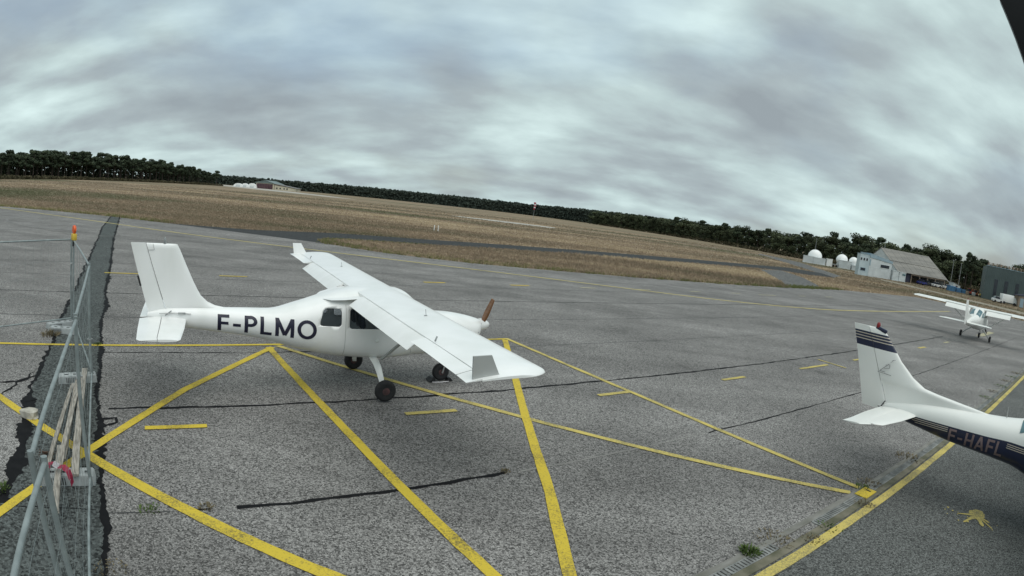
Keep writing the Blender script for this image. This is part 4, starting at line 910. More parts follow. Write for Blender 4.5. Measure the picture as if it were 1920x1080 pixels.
# lamp
lamp = thing('warning_lamp', 'orange flashing lamp with yellow base on the fence post', 'lamp', (-9.72, 10.22, 2.0), R(-30))
bm = B(); box(bm, (0, 0, .07), (.17, .11, .15), bev=.02); obj('battery_case', bm, M_YLW, lamp)
bm = B(); lathe(bm, [(-.035, .045), (-.03, .085), (-.012, .095), (.012, .095), (.03, .085), (.035, .045)], (0, 0, .235), (0, 1, 0), 20); obj('lens', bm, M_ORA, lamp, 50)
bm = B(); box(bm, (0, 0, .15), (.06, .05, .03)); obj('lens_neck', bm, M_ORA, lamp)
bm = B(); tube(bm, [(-.05, 0, -.14), (-.05, 0, .02)], .02, 8); obj('mount', bm, M_RUB, lamp)
# planks
PL = [((-7.12, 7.72), (-4.62, 4.62), .10, .165, 'wide weathered plank, rightmost of the bundle under the fence'), ((-6.83, 7.20), (-5.02, 4.84), .08, .160, 'grey plank in the middle of the bundle under the fence'), ((-6.78, 7.02), (-4.95, 4.42), .06, .158, 'narrow plank, leftmost of the bundle under the fence'), ((-5.25, 5.05), (-4.22, 3.80), .08, .205, 'short plank end sticking out closest to the camera'), ((-6.62, 7.0), (-4.82, 4.55), .07, .200, 'plank lying on top of the bundle under the fence')]
for a, b, w, z, lb in PL:
    a = Vector((*a, 0)); b = Vector((*b, 0)); L = (b-a).length
    t = thing('plank', lb, 'plank', ((a+b)/2).to_tuple()[:2]+(z,), math.atan2(b.y-a.y, b.x-a.x), 'weathered planks stacked under the fence')
    bm = B(); secs = [[(L*(i/10-.5), -w/2+random.uniform(-.004, .004), -.016), (L*(i/10-.5), w/2+random.uniform(-.004, .004), -.016), (L*(i/10-.5), w/2+random.uniform(-.004, .004), .016+.004*math.sin(i)), (L*(i/10-.5), -w/2+random.uniform(-.004, .004), .016+.004*math.sin(i))] for i in range(11)]
    loft(bm, secs); obj('board', bm, M_PLNK, t, 25)
# barrier tape
tp = thing('barrier_tape', 'twisted red and white barrier tape knotted over the planks', 'tape', (-4.72, 4.46, .27), R(-40))
pts = [Vector((-.20, -.13, .0)), Vector((-.12, -.06, .035)), Vector((-.03, .0, .03)), Vector((.05, .05, .06)), Vector((.12, .10, .04)), Vector((.13, .12, -.06)), Vector((.10, .13, -.15))]
for i, (p, q) in enumerate(zip(pts, pts[1:])):
    bm = B(); u = Vector((-.2, .6, .75 if i % 2 else .3)).normalized()*.035; vs_ = [bm.verts.new(v) for v in (p-u, q-u, q+u, p+u)]; bm.faces.new(vs_)
    r_ = bmesh.ops.solidify(bm, geom=bm.faces[:], thickness=.002); obj('band', bm, M_PINK if i != 1 else M_TAPEW, tp, recalc=True)
for s in (0, 1):
    bm = B(); tube(bm, [(-.20, -.13, 0), (-.24-.03*s, -.10-.06*s, -.06), (-.22-.05*s, -.2, -.12)], .012, 5); obj('loose_end', bm, M_TAPEW if s else M_PINK, tp)
# rubble block and broken twig bundle
rb = thing('concrete_rubble', 'pale broken concrete lump on the left trench crack', 'rubble', (-6.66, 5.80, .012), R(20))
bm = B(); bmesh.ops.create_icosphere(bm, subdivisions=2, radius=1.0)
for v in bm.verts: v.co = Vector((max(-.75, min(.75, v.co.x))*.19, max(-.7, min(.7, v.co.y))*.14, max(0, min(.7, v.co.z+.2))*.15))*(1+random.uniform(-.12, .12))
obj('lump', bm, mat('pale_concrete', (.48, .46, .40), (.30, .28, .24), scale=9, rough=.9), rb, 25)
tw = thing('broken_twigs', 'small bundle of dead brown twigs on the trench by the fence', 'twigs', (-5.52, 4.92, .02), R(10))
M_TWIG = mat('dead_twig', (.10, .055, .035), (.05, .03, .02), scale=8, rough=.9)
for k in range(9):
    bm = B(); a = random.uniform(-.5, .5); ln = random.uniform(.12, .28); o0 = Vector((random.uniform(-.08, .08), random.uniform(-.05, .05), .01+.01*k))
    tube(bm, [o0, o0+Vector((ln*.5*math.cos(a), ln*.5*math.sin(a), .02)), o0+Vector((ln*math.cos(a+.2), ln*math.sin(a+.2), .01))], [.008, .006, .003], 5); obj('twig', bm, M_TWIG, tw)
# weeds: each tuft a small plant
M_WEEDG = mat('weed_green', (.10, .15, .035), (.05, .085, .02), scale=7, rough=.8); M_WEEDD = mat('weed_dry', (.20, .165, .10), (.10, .085, .05), scale=7, rough=.9)
def weed(x, y, r, h, n_, m, label, z=.01):
    t = thing('weed_tuft', label, 'weed', (x, y, z), random.uniform(0, 6), 'weeds in the pavement cracks'); V = []; F = []
    for k in range(n_):
        a = random.uniform(0, 2*math.pi); q = r*math.sqrt(random.random()); bx_, by_ = q*math.cos(a), q*math.sin(a); hh = h*random.uniform(.4, 1.1)*(1.1-.7*q/r); w = random.uniform(.006, .014); b = random.uniform(0, math.pi); lx_, ly_ = random.gauss(0, .45)*hh+bx_*.4*min(1, h/.14), random.gauss(0, .45)*hh+by_*.4*min(1, h/.14)
        i = len(V); V += [(bx_-w*math.cos(b), by_-w*math.sin(b), 0), (bx_+w*math.cos(b), by_+w*math.sin(b), 0), (bx_+lx_*.5+w*.8*math.cos(b), by_+ly_*.5+w*.8*math.sin(b), hh*.65), (bx_+lx_*.5-w*.8*math.cos(b), by_+ly_*.5-w*.8*math.sin(b), hh*.65), (bx_+lx_, by_+ly_, hh)]
        F += [(i, i+1, i+2, i+3), (i+3, i+2, i+4)]
    o = raw('leaf_blades', V, F, m, t); o['kind'] = 'stuff'
weed(-9.72, 9.40, .22, .16, 130, M_WEEDD, 'dry weed clump at the end of the lamp post foot blocks')
weed(-5.42, 3.95, .13, .12, 70, M_WEEDG, 'green weed at the left picture edge beside the yellow line')
weed(-3.57, 4.67, .14, .05, 60, M_WEEDG, 'flat green weed left of the thick yellow line near the fence'); weed(-3.01, 5.02, .10, .05, 50, M_WEEDD, 'tiny weed in the joint just right of the thick yellow line')
weed(3.10, 5.46, .12, .12, 130, M_WEEDG, 'bright green weed beside the drain at the bottom of the picture')
weed(3.55, 5.76, .26, .045, 130, M_WEEDD, 'brown weed mat along the drain above the green weed')
weed(5.86, 7.28, .14, .07, 70, M_WEEDG, 'small weed behind the yellow plate on the drain'); weed(6.12, 7.45, .22, .06, 90, M_WEEDD, 'dry weeds along the drain just past the yellow plate')
weed(5.55, 6.72, .16, .06, 70, M_WEEDD, 'dry weeds just before the yellow plate on the drain')
weed(7.85, 8.55, .30, .07, 110, M_WEEDD, 'dry weeds in the drain under the tail of F-HAFL')
weed(4.55, 6.05, .18, .05, 60, M_WEEDG, 'low weeds between the drain and the yellow line')
weed(4.1, 5.75, .15, .05, 60, M_WEEDD, 'dry low weeds on the near side of the drain')
weed(-3.30, 3.52, .20, .02, 120, M_WEEDD, 'brown dry moss patch by the tar seam at the bottom edge')
weed(-8.35, 9.5, .10, .06, 40, M_WEEDG, 'speck of green in the tar seam under the tail of F-PLMO'); weed(0.2, 7.12, .07, .05, 40, M_WEEDD, 'tiny weed at the end of the black joint')
for k in range(6):
    s_ = 20+k*1.6; p = jn(s_, 2.95); weed(p[0], p[1], .3, .06, 80, M_WEEDD if k % 2 else M_WEEDG, ['nearest', 'second', 'third', 'fourth', 'fifth', 'farthest'][k]+' weed clump along the drain beyond F-HAFL')
# black bracket at the top right, close to the camera
br = thing('camera_bracket', 'black metal bracket arm at the top right corner', 'bracket', (0.41, 0.37, CAM_H+0.25))
bm = B(); rt = Vector((.68, -.73, 0)); bk = Vector((.6, .56, .3))
loft(bm, [[p, p+rt*w_, p+rt*w_+bk*.05, p+bk*.05] for p, w_ in ((Vector((-.055, .006, .17)), .09), (Vector((-.013, .001, .006)), .085), (Vector((.004, 0, -.025)), .08), (Vector((.030, -.001, -.075)), .07))]); obj('arm', bm, M_RUB, br, 30)
bm = B(); lathe(bm, [(-.004, .010), (.004, .010)], (.06, -.055, .02), (.6, .56, .3), 8); obj('bolt', bm, M_METAL, br)


# ------------------------------------------------------------------ background buildings on the right
M_WALLW = mat('white_cladding', (.62, .66, .67), (.50, .54, .55), scale=.6, rough=.6)
M_WALLB = mat('blue_grey_cladding', (.30, .40, .46), (.24, .33, .39), scale=.8, rough=.6)
M_PALEB = mat('pale_blue_wall', (.47, .55, .58), (.38, .46, .49), scale=.6, rough=.7)
M_ROOF = mat('fibre_cement_roof', (.235, .225, .205), (.165, .16, .148), scale=.35, rough=.9, stretch=(.4, 2, 2), bump=.3)
M_GREEN = mat('grey_green_cladding', (.085, .115, .115), (.068, .095, .096), scale=.3, rough=.6)
M_DARKB = mat('dark_blue_sheet', (.03, .035, .06), (.02, .022, .04), scale=1, rough=.6)
M_BLUE = mat('blue_tarpaulin', (.07, .19, .33), (.04, .11, .22), scale=1.2, rough=.6)
M_TAN = mat('tan_render', (.34, .27, .21), (.24, .19, .15), scale=.8, rough=.85)
M_DOME = mat('radome_white', (.84, .85, .84), (.79, .80, .79), scale=.8, rough=.4)
def bframe(A, ang, name, label, cat, group=None): return thing(name, label, cat, (A[0], A[1], 0), R(ang), group)
def ribbed(parent, name, x0, x1, y, z0, z1, m, pitch=.28, depth=.035, face=-1):
    """one cladding sheet with vertical ribs, facing -y of the frame"""
    bm = B(); xs_ = np.arange(x0, x1-.01, pitch); 
    prof = []
    for x in xs_: prof += [(x, 0), (x+pitch*.45, 0), (x+pitch*.5, face*depth), (min(x+pitch*.95, x1), face*depth)]
    a = [bm.verts.new((p[0], y+p[1], z0)) for p in prof]; b = [bm.verts.new((p[0], y+p[1], z1)) for p in prof]
    for i in range(len(prof)-1): bm.faces.new((a[i], a[i+1], b[i+1], b[i]))
    return obj(name, bm, m, parent, 20)
# big hangar: axis along x, eave y=0, ridge y=9
hg = bframe((97.0, 124.72), 0, 'hangar', 'old hangar with big sloping grey roof and open front', 'hangar')
def roof_sheet(y0, z0, y1, z1, x0, x1, name='roof_sheet'):
    n_ = 16
    for k in range(n_):
        bm = B(); a = x0+(x1-x0)*k/n_+.02; b = x0+(x1-x0)*(k+1)/n_-.02; dz = .02*(k % 2)
        loft(bm, [[(a, y0, z0+dz), (b, y0, z0+dz), (b, y0, z0-.06+dz), (a, y0, z0-.06+dz)], [(a, y1, z1+dz), (b, y1, z1+dz), (b, y1, z1-.06+dz), (a, y1, z1-.06+dz)]]); obj(name, bm, M_ROOF, hg, 30)
roof_sheet(-.3, 2.35, 4.1, 4.75, -1.9, 15.9); roof_sheet(3.95, 4.80, 9.0, 7.75, -1.9, 15.7); roof_sheet(9.0, 7.75, 18.3, 2.4, -1.9, 15.7)
bm = B(); loft(bm, [[(15.6, -.3, 2.38), (17.0, -.9, 1.55), (17.0, -.9, 1.50), (15.6, -.3, 2.32)], [(15.6, 9, 7.7), (15.9, 9, 7.6), (15.9, 9, 7.5), (15.6, 9, 7.62)]]); obj('roof_end_flare', bm, M_ROOF, hg)
for xg, nm in ((-1.75, 'gable_wall'), (15.5, 'gable_wall')):
    bm = B(); loft(bm, [[(xg, 0.1, 0), (xg, 17.9, 0), (xg, 17.9, 2.45), (xg, 9, 7.55), (xg, .1, 2.45)], [(xg+.12, 0.1, 0), (xg+.12, 17.9, 0), (xg+.12, 17.9, 2.45), (xg+.12, 9, 7.55), (xg+.12, .1, 2.45)]]); obj(nm, bm, M_WALLW, hg, 30)
bm = B(); box(bm, (7, 17.8, 1.2), (17.4, .1, 2.4)); obj('back_wall', bm, M_TAN, hg)
bm = B(); box(bm, (1.7, .25, 1.15), (2.6, .08, 2.3)); obj('sliding_door', bm, M_DARKB, hg)
for x in (3.1, 6.0, 8.9, 11.8, 15.3):
    bm = B(); box(bm, (x, 0.0, 1.15), (.18, .18, 2.3)); obj('post', bm, M_TAN, hg)
bm = B(); box(bm, (9.2, .0, 2.15), (12.4, .2, .28)); obj('lintel', bm, M_TAN, hg)
bm = B(); box(bm, (7, 6.0, .6), (13, .15, 1.2)); obj('inner_wall', bm, M_TAN, hg)
# annex with blue parapet, sloping roof
an = bframe((90.88, 121.84), 0, 'annex_building', 'white two-storey annex with blue roof band beside the old hangar', 'building')
bm = B(); loft(bm, [[(-6.9, y, 0), (0, y, 0), (0, y, 4.3), (-6.9, y, 5.4)] for y in (0, 4.4)]); obj('wall', bm, M_WALLW, an, 20)
bm = B(); loft(bm, [[(-7.0, y, 4.55), (.15, y, 3.93), (.15, y, 4.45), (-7.0, y, 5.55)] for y in (-.12, 4.5)]); obj('roof_band', bm, M_WALLB, an, 20)
bm = B(); box(bm, (-2.1, -.02, 2.9), (2.9, .08, 1.0)); w = obj('window', bm, M_WALLW, an)
bm = B(); box(bm, (-2.1, -.075, 2.93), (2.7, .03, .72)); obj('pane', bm, M_GLASD, w)
ribbed(an, 'cladding', -6.85, -3.6, -.02, .2, 2.3, M_WALLW); ribbed(an, 'cladding', -3.2, -.1, -.02, .0, 2.0, M_WALLW)
bm = B(); box(bm, (-6.7, -.05, 3.4), (.25, .08, 1.5)); obj('downpipe', bm, M_WALLB, an)
a2 = bframe((90.88, 121.84), 0, 'office_block', 'pale blue office block with three small upper windows near the domes', 'building')
bm = B(); box(bm, (-8.35, .75, 2.55), (3.0, 1.4, 5.1)); obj('wall', bm, M_PALEB, a2)
bm = B(); box(bm, (-8.35, .75, 5.14), (3.1, 1.55, .10)); obj('roof', bm, M_WALLB, a2)
for k in range(3):
    bm = B(); box(bm, (-9.45+.85*k, .08, 3.9), (.62, .1, .78)); w = obj('window', bm, M_WALLW, a2)
    bm = B(); box(bm, (-9.45+.85*k, .02, 3.9), (.48, .04, .62)); obj('pane', bm, M_GLASD, w)
bm = B(); box(bm, (-8.6, .06, 1.5), (1.6, .08, .8)); w = obj('window', bm, M_WALLB, a2)
bm = B(); box(bm, (-8.6, .01, 1.5), (1.4, .03, .62)); obj('pane', bm, M_GLASD, w)
def container(A, ang, L, Hh, m, label, win=False, x0=0.0, cat='container', grp='white site containers'):
    t = bframe(A, ang, 'site_container', label, cat, grp)
    bm = B(); box(bm, (x0+L/2, 1.1, Hh/2), (L-.04, 2.14, Hh-.06)); obj('body', bm, m, t)
    ribbed(t, 'ribbed_wall', x0+.05, x0+L-.05, -.0, .12, Hh-.12, m)
    for z in (.07, Hh-.05):
        bm = B(); box(bm, (x0+L/2, 1.08, z), (L+.06, 2.3, .13)); obj('frame_rail', bm, m, t)
    if win:
        for k in (.55, .8):
            bm = B(); box(bm, (x0+L*k, -.06, Hh*.75), (.42, .06, .4)); obj('window', bm, M_GLASB, t)
    return t
container((91.0, 121.3), 0, 2.0, 2.45, M_WALLW, 'white site container with plain ribbed wall left of the hangar opening', x0=.2)
container((91.0, 121.3), 0, 2.2, 2.35, M_WALLW, 'white site container with two blue windows at the hangar opening', True, x0=2.3)
# domes on containers
dm = (93.49, 165.41)
def dome(lx_, ly_, r, zc_, label):
    t = bframe(dm, -25, 'radome', label, 'radome', 'white radomes'); bm = B()
    lathe(bm, [(-.9, r*.80), (-.5, r*.93)]+[(r*math.sin(a), r*math.cos(a)) for a in [i*math.pi/2/9 for i in range(9)]]+[(r, .02)], (lx_, ly_, zc_), UP, 26); obj('shell', bm, M_DOME, t, 60)
    bm = B(); lathe(bm, [(0, r*.82), (max(zc_-.9, .2), r*.82)], (lx_, ly_, 0.0), UP, 20); obj('base_ring', bm, M_WALLW, t, 40)
dome(-.3, 3.4, 2.35, 2.15, 'largest white dome, leftmost of the three behind the containers'); dome(8.6, 3.6, 1.95, 2.45, 'middle one of the three white domes'); dome(12.4, 3.0, 1.6, 2.5, 'right one of the three white domes, beside the office block')
container(dm, -25, 3.2, 2.2, M_WALLW, 'left ribbed container under the largest dome', x0=-4.1); container(dm, -25, 3.9, 2.1, M_WALLW, 'right ribbed container under the largest dome', x0=-.8)
container(dm, -25, 1.9, 2.3, M_DOME, 'small bright white container right of the largest dome', x0=3.4); container(dm, -25, 3.9, 2.5, M_WALLW, 'ribbed container in front of the middle dome', x0=7.4); container(dm, -25, 2.2, 1.5, M_WALLW, 'low container in front of the right dome', x0=11.6)
t = bframe(dm, -25, 'flatbed_trailer', 'low flatbed trailer between the white containers', 'trailer')
bm = B(); box(bm, (6.2, .6, .85), (1.9, 1.6, .25)); obj('deck', bm, M_METAL, t)
for x in (5.7, 6.7):
    bm = B(); lathe(bm, [(-.1, .2), (-.1, .38), (.1, .38), (.1, .2)], (x, -.15, .38), (0, 1, 0), 14); obj('wheel', bm, M_TYRE, t)
# grey-green hall
gr = bframe((108.34, 103.74), -42, 'industrial_hall', 'tall grey-green hall with three narrow dark windows and roof railing', 'building')
bm = B(); box(bm, (13, 8, 3.85), (27.6, 16, 7.7)); obj('wall', bm, M_GREEN, gr)
ribbed(gr, 'cladding', -.75, 26.7, -.01, .05, 7.65, M_GREEN, .5, .03)
bm = B(); box(bm, (13, -.02, 7.72), (27.8, .16, .12)); obj('coping', bm, M_WALLB, gr)
for x in (2.15, 4.90, 7.92, 11.0, 14.1):
    bm = B(); box(bm, (x, -.07, 3.05), (.86, .06, 3.7)); w = obj('window', bm, M_DARKB, gr)
    bm = B(); box(bm, (x, -.11, 3.05), (.74, .03, 3.55)); obj('pane', bm, M_GLASD, w)
for k in range(20):
    bm = B(); box(bm, (-.4+k*1.1, .05, 8.10), (.30, .14, .75)); obj('railing_post', bm, M_TAN, gr)
for z in (8.34, 8.06):
    bm = B(); box(bm, (10, .16, z), (21, .06, .10)); obj('railing_bar', bm, M_TAN, gr)
# box truck, car, shed
t = bframe((104.49, 93.17), -25, 'box_truck', 'white box truck parked in front of the grey-green hall', 'truck')
bm = B(); box(bm, (.7, 1.0, 1.3), (3.1, 2.0, 1.65), bev=.05); obj('box_body', bm, M_DOME, t)
bm = B(); loft(bm, [[(2.3, y, .5), (3.2, y, .5), (3.15, y, 1.1), (2.85, y, 1.7), (2.3, y, 1.7)] for y in (.1, 1.9)]); obj('cab', bm, M_WALLW, t, 30)
for x in (-.3, 2.6):
    bm = B(); lathe(bm, [(-.1, .15), (-.1, .32), (.1, .32), (.1, .15)], (x, .1, .33), (0, 1, 0), 14); obj('wheel', bm, M_TYRE, t)
def car(A, ang, m, label, L=3.6):
    t = bframe(A, ang, 'parked_car', label, 'car', 'cars parked by the hangars'); bm = B(); W_ = 1.5
    loft(bm, [[(0, y, .3), (L, y, .3), (L, y, .72), (L*.78, y, .82), (L*.06, y, .85), (0, y, .7)] for y in (0, W_)]); obj('body', bm, m, t, 30)
    bm = B(); loft(bm, [[(L*.12, y, .84), (L*.74, y, .81), (L*.58, y, 1.3), (L*.25, y, 1.33)] for y in (.1, W_-.1)]); obj('cabin', bm, M_GLASD, t, 30)
    bm = B(); box(bm, (L*.42, W_/2, 1.33), (L*.34, 1.15, .05)); obj('roof', bm, m, t)
    for x in (L*.2, L*.8):
        for y in (.02, W_-.02):
            bm = B(); lathe(bm, [(-.09, .12), (-.09, .29), (.09, .29), (.09, .12)], (x, y, .29), (0, 1, 0), 14); obj('wheel', bm, M_TYRE, t)
    for x in (.02, L-.02):
        bm = B(); box(bm, (x, .3, .62), (.06, .3, .14)); obj('headlight', bm, M_METAL, t)
M_CARW = mat('white_car_paint', (.66, .67, .67), (.6, .61, .61), scale=1, rough=.25, coat=.5); M_CARD = mat('dark_car_paint', (.03, .035, .05), (.02, .025, .03), scale=1, rough=.25, coat=.5); M_CARB = mat('blue_car_paint', (.05, .06, .22), (.04, .05, .16), scale=1, rough=.25, coat=.5); M_CARR = mat('red_machine_paint', (.42, .06, .03), (.3, .04, .02), scale=2, rough=.5)
car((100.6, 93.6), -25, M_CARW, 'white car parked left of the white box truck', 2.6)
car((102.2, 123.3), 0, M_CARB, 'dark blue car under the open front of the old hangar', 2.6); car((107.2, 123.0), 0, M_CARW, 'white car parked at the middle of the hangar opening', 2.8); car((110.6, 122.2), -8, M_CARW, 'white car at the right end of the hangar', 3.0); car((105.0, 124.3), 2, M_CARD, 'black car in the shadow of the hangar opening', 2.4)
sh = bframe((107.0, 91.0), -25, 'garden_shed', 'brown shed with dark lean-to roof at the right picture edge', 'shed')
bm = B(); box(bm, (2.3, 1.4, 1.2), (4.6, 2.8, 2.4)); obj('wall', bm, M_TAN, sh)
bm = B(); loft(bm, [[(-.5, y, 2.42), (5, y, 3.1), (5, y, 3.2), (-.5, y, 2.52)] for y in (-.3, 3)]); obj('roof', bm, M_DARKB, sh)
bm = B(); box(bm, (.9, -.03, 1.0), (1.0, .08, 1.9)); obj('door', bm, M_WALLB, sh)
# blue tarpaulined stacks and yellow, red machinery
bl = (106.98, 112.16)
for k, (x0, L_, h_, lb) in enumerate([(-3.3, 2.0, 1.35, 'blue tarpaulined stack next to the hangar end'), (-1.1, 1.5, 1.15, 'middle one of the blue tarpaulined stacks'), (.6, 1.3, 1.0, 'lowest blue stack, right one of three')]):
    t = bframe(bl, -15, 'covered_stack', lb, 'stack', 'blue covered stacks by the hangar'); bm = B(); box(bm, (x0+L_/2, .8, h_/2), (L_, 1.6, h_), bev=.12)
    for v in bm.verts: v.co += Vector((random.uniform(-.06, .06), random.uniform(-.06, .06), random.uniform(-.06, .06) if v.co.z > .3 else 0))
    obj('tarpaulin', bm, M_BLUE, t, 30); bm = B(); box(bm, (x0+L_/2, .8, .05), (L_+.1, 1.7, .1)); obj('pallet', bm, M_TAN, t)
def digger(x0, m, label, hh=1.5):
    t = bframe(bl, -15, 'small_digger', label, 'digger', 'small machines by the grey-green hall')
    bm = B(); box(bm, (x0, .6, .55), (1.3, .9, .5), bev=.06); obj('body', bm, m, t)
    bm = B(); box(bm, (x0-.15, .6, 1.1), (.6, .7, .7), bev=.06); obj('cab', bm, M_GLASD, t)
    bm = B(); box(bm, (x0-.15, .6, 1.48), (.7, .8, .07)); obj('cab_roof', bm, m, t)
    bm = B(); tube(bm, [(x0+.5, .6, .7), (x0+.9, .6, hh), (x0+1.3, .6, .8)], .07, 6); obj('boom', bm, m, t)
    for y in (.1, 1.1):
        bm = B(); box(bm, (x0, y, .2), (1.4, .25, .36), bev=.1); obj('track', bm, M_TYRE, t)
digger(3.2, M_CARR, 'red small digger left of the grey-green hall'); digger(5.2, mat('orange_machine_paint', (.45, .17, .08), (.3, .1, .05), scale=2, rough=.5), 'orange machine between the red and the yellow digger', 1.3); digger(7.4, M_YLW, 'yellow small digger at the corner of the grey-green hall', 1.7)
for x0, m_, lb in ((2.2, M_TAN, 'beige crate left of the red digger'), (4.2, M_WALLW, 'white crate between the red and orange machines'), (8.9, mat('ochre_crate', (.42, .34, .16), (.33, .26, .12), scale=2), 'ochre crate right of the yellow digger'), (9.9, M_YLW, 'yellow crate at the foot of the grey-green hall')):
    t = bframe(bl, -15, 'crate', lb, 'crate', 'crates by the grey-green hall'); bm = B(); box(bm, (x0, .1, .4), (.9, .9, .8), bev=.03); obj('box', bm, m_, t)
    for z in (.12, .4, .68):
        bm = B(); box(bm, (x0, -.36, z), (.96, .04, .16)); obj('slat', bm, m_, t)
t = bframe((113.4, 122.0), -5, 'lean_to', 'small white lean-to at the right end of the old hangar', 'shed')
bm = B(); loft(bm, [[(0, y, 0), (2.6, y, 0), (2.6, y, 1.5), (0, y, 2.1)] for y in (0, 2.2)]); obj('wall', bm, M_WALLW, t, 20)
bm = B(); loft(bm, [[(-.1, y, 2.12), (2.8, y, 1.5), (2.8, y, 1.58), (-.1, y, 2.22)] for y in (-.1, 2.3)]); obj('roof', bm, M_ROOF, t, 20)
bm = B(); box(bm, (1.2, -.03, .85), (.7, .05, 1.1)); obj('door', bm, M_HUB, t)
# light masts
for (a, d_, h_, lb) in ((29.25, 205, 8.2, 'thin mast behind the largest dome'), (35.8, 175, 10.6, 'thin mast rising behind the hangar roof'), (42.6, 178, 8.0, 'left one of two slim poles before the dark trees'), (43.4, 178, 7.6, 'right one of two slim poles before the dark trees')):
    p = polar(a, d_); t = thing('mast', lb, 'mast', p); bm = B(); tube(bm, [(0, 0, 0), (0, 0, h_)], [.11, .05], 8); obj('pole', bm, M_METAL, t)
    bm = B(); box(bm, (0, 0, h_), (.5, .12, .12)); obj('crossarm', bm, M_METAL, t)

# ------------------------------------------------------------------ far left hangar, arched shelters, windsock
fh = thing('hangar', 'far cream hangar with green-grey roof and dark red doors', 'hangar', polar(-24.75, 590), R(10))
bm = B(); loft(bm, [[(x, 0, 0), (x, 38, 0), (x, 38, 4.6), (x, 19, 8.2), (x, 0, 4.6)][::1] for x in (-16, 22)]); 
bm.free()
M_CRM = mat('cream_wall', (.62, .58, .46), (.5, .46, .36), scale=.1, rough=.8); M_GRF = mat('green_grey_roof', (.17, .22, .22), (.13, .17, .17), scale=.1, rough=.7); M_MAR = mat('dark_red_doors', (.10, .055, .065), (.06, .03, .04), scale=.3, rough=.7)
bm = B(); loft(bm, [[(-17, y, 0), (1.5, y, 0), (1.5, y, 5.6), (-7.5, y, 8.0), (-17, y, 5.6)] for y in (0, 40)]); obj('hall', bm, M_CRM, fh, 20)
bm = B(); loft(bm, [[(-18, y, 5.45), (-7.5, y, 8.15), (2.2, y, 5.45), (2.2, y, 5.9), (-7.5, y, 8.6), (-18, y, 5.9)] for y in (-1, 41)]); obj('roof', bm, M_GRF, fh, 20)
bm = B(); loft(bm, [[(-17.6, y, 5.6), (-7.5, y, 8.1), (1.6, y, 5.6)] for y in (-.6, -.2)]); obj('gable_panel', bm, M_GRF, fh, 20)
for k in range(6):
    bm = B(); box(bm, (-15+2.75*k, -.3, 2.5), (2.6, .2, 4.9)); obj('door_panel', bm, M_MAR, fh)
bm = B(); loft(bm, [[(2, y, 0), (24, y, 0), (24, y, 2.6), (2, y, 4.6)] for y in (0, 22)]); obj('side_wing', bm, M_CRM, fh, 20)
bm = B(); loft(bm, [[(1, y, 5.4), (25, y, 2.7), (25, y, 3.1), (1, y, 5.9)] for y in (-.8, 23)]); obj('side_roof', bm, mat('grey_side_roof', (.22, .21, .20), (.17, .165, .16), scale=.1), fh, 20)
for x in (4.5, 8, 12, 15): 
    bm = B(); box(bm, (x, -.1, 1.6), (1.3, .2, 1.3)); obj('window', bm, M_GLASD, fh)
for k, (a, w_, h_, lb) in enumerate([(-28.1, 9, 3.3, 'left one of the small white arched shelters by the far hangar'), (-27.45, 7, 3.8, 'middle one of the small white arched shelters by the far hangar'), (-26.75, 9, 4.4, 'right one of the small white arched shelters, touching the far hangar')]):
    t = thing('arched_shelter', lb, 'shelter', polar(a, 585), R(20), 'white arched shelters'); bm = B(); n_ = 12
    loft(bm, [[(w_/2*math.cos(math.pi*i/n_), y, h_*math.sin(math.pi*i/n_)) for i in range(n_+1)] for y in (0, 10)]); obj('vault', bm, M_DOME, t, 40)
    bm = B(); box(bm, (0, -.05, 1.0), (w_*.45, .1, 2.0)); obj('door', bm, M_WALLW, t)
ws = thing('windsock', 'limp red and white windsock on a pole far across the field', 'windsock', polar(1.28, 300))
bm = B(); tube(bm, [(0, 0, 0), (0, 0, 9.4)], [.10, .06], 8); obj('pole', bm, M_METAL, ws)
bm = B(); tube(bm, [(-.5, 0, 9.35), (.5, 0, 9.35), ], .05, 6); obj('swivel_arm', bm, M_METAL, ws)
M_SOCKW = mat('sock_white', (.80, .74, .76), (.7, .65, .67), scale=2, rough=.8); M_SOCKR = mat('sock_red', (.38, .02, .04), (.3, .015, .03), scale=2, rough=.8)
for k in range(5):
    z0 = 9.2-.76*k; bm = B(); lathe(bm, [(0, .62-.05*k), (-.2, .66-.06*k), (-.55, .60-.05*k), (-.75, .57-.05*k)], (.15*math.sin(k), -.1, z0), UP, 12); obj('band', bm, M_SOCKR if k % 2 == 0 else M_SOCKW, ws, 60)
for k, p in enumerate([(-10.2, 68.4), (-9.75, 68.7)]):
    t = thing('marker_post', ('left' if k == 0 else 'right')+' one of two short white marker posts in the grass', 'marker', (*p, 0)); bm = B(); tube(bm, [(0, 0, 0), (0, 0, .62)], .045, 8); obj('post', bm, M_DOME, t); bm = B(); box(bm, (0, 0, .64), (.13, .06, .08)); obj('cap', bm, M_DOME, t)

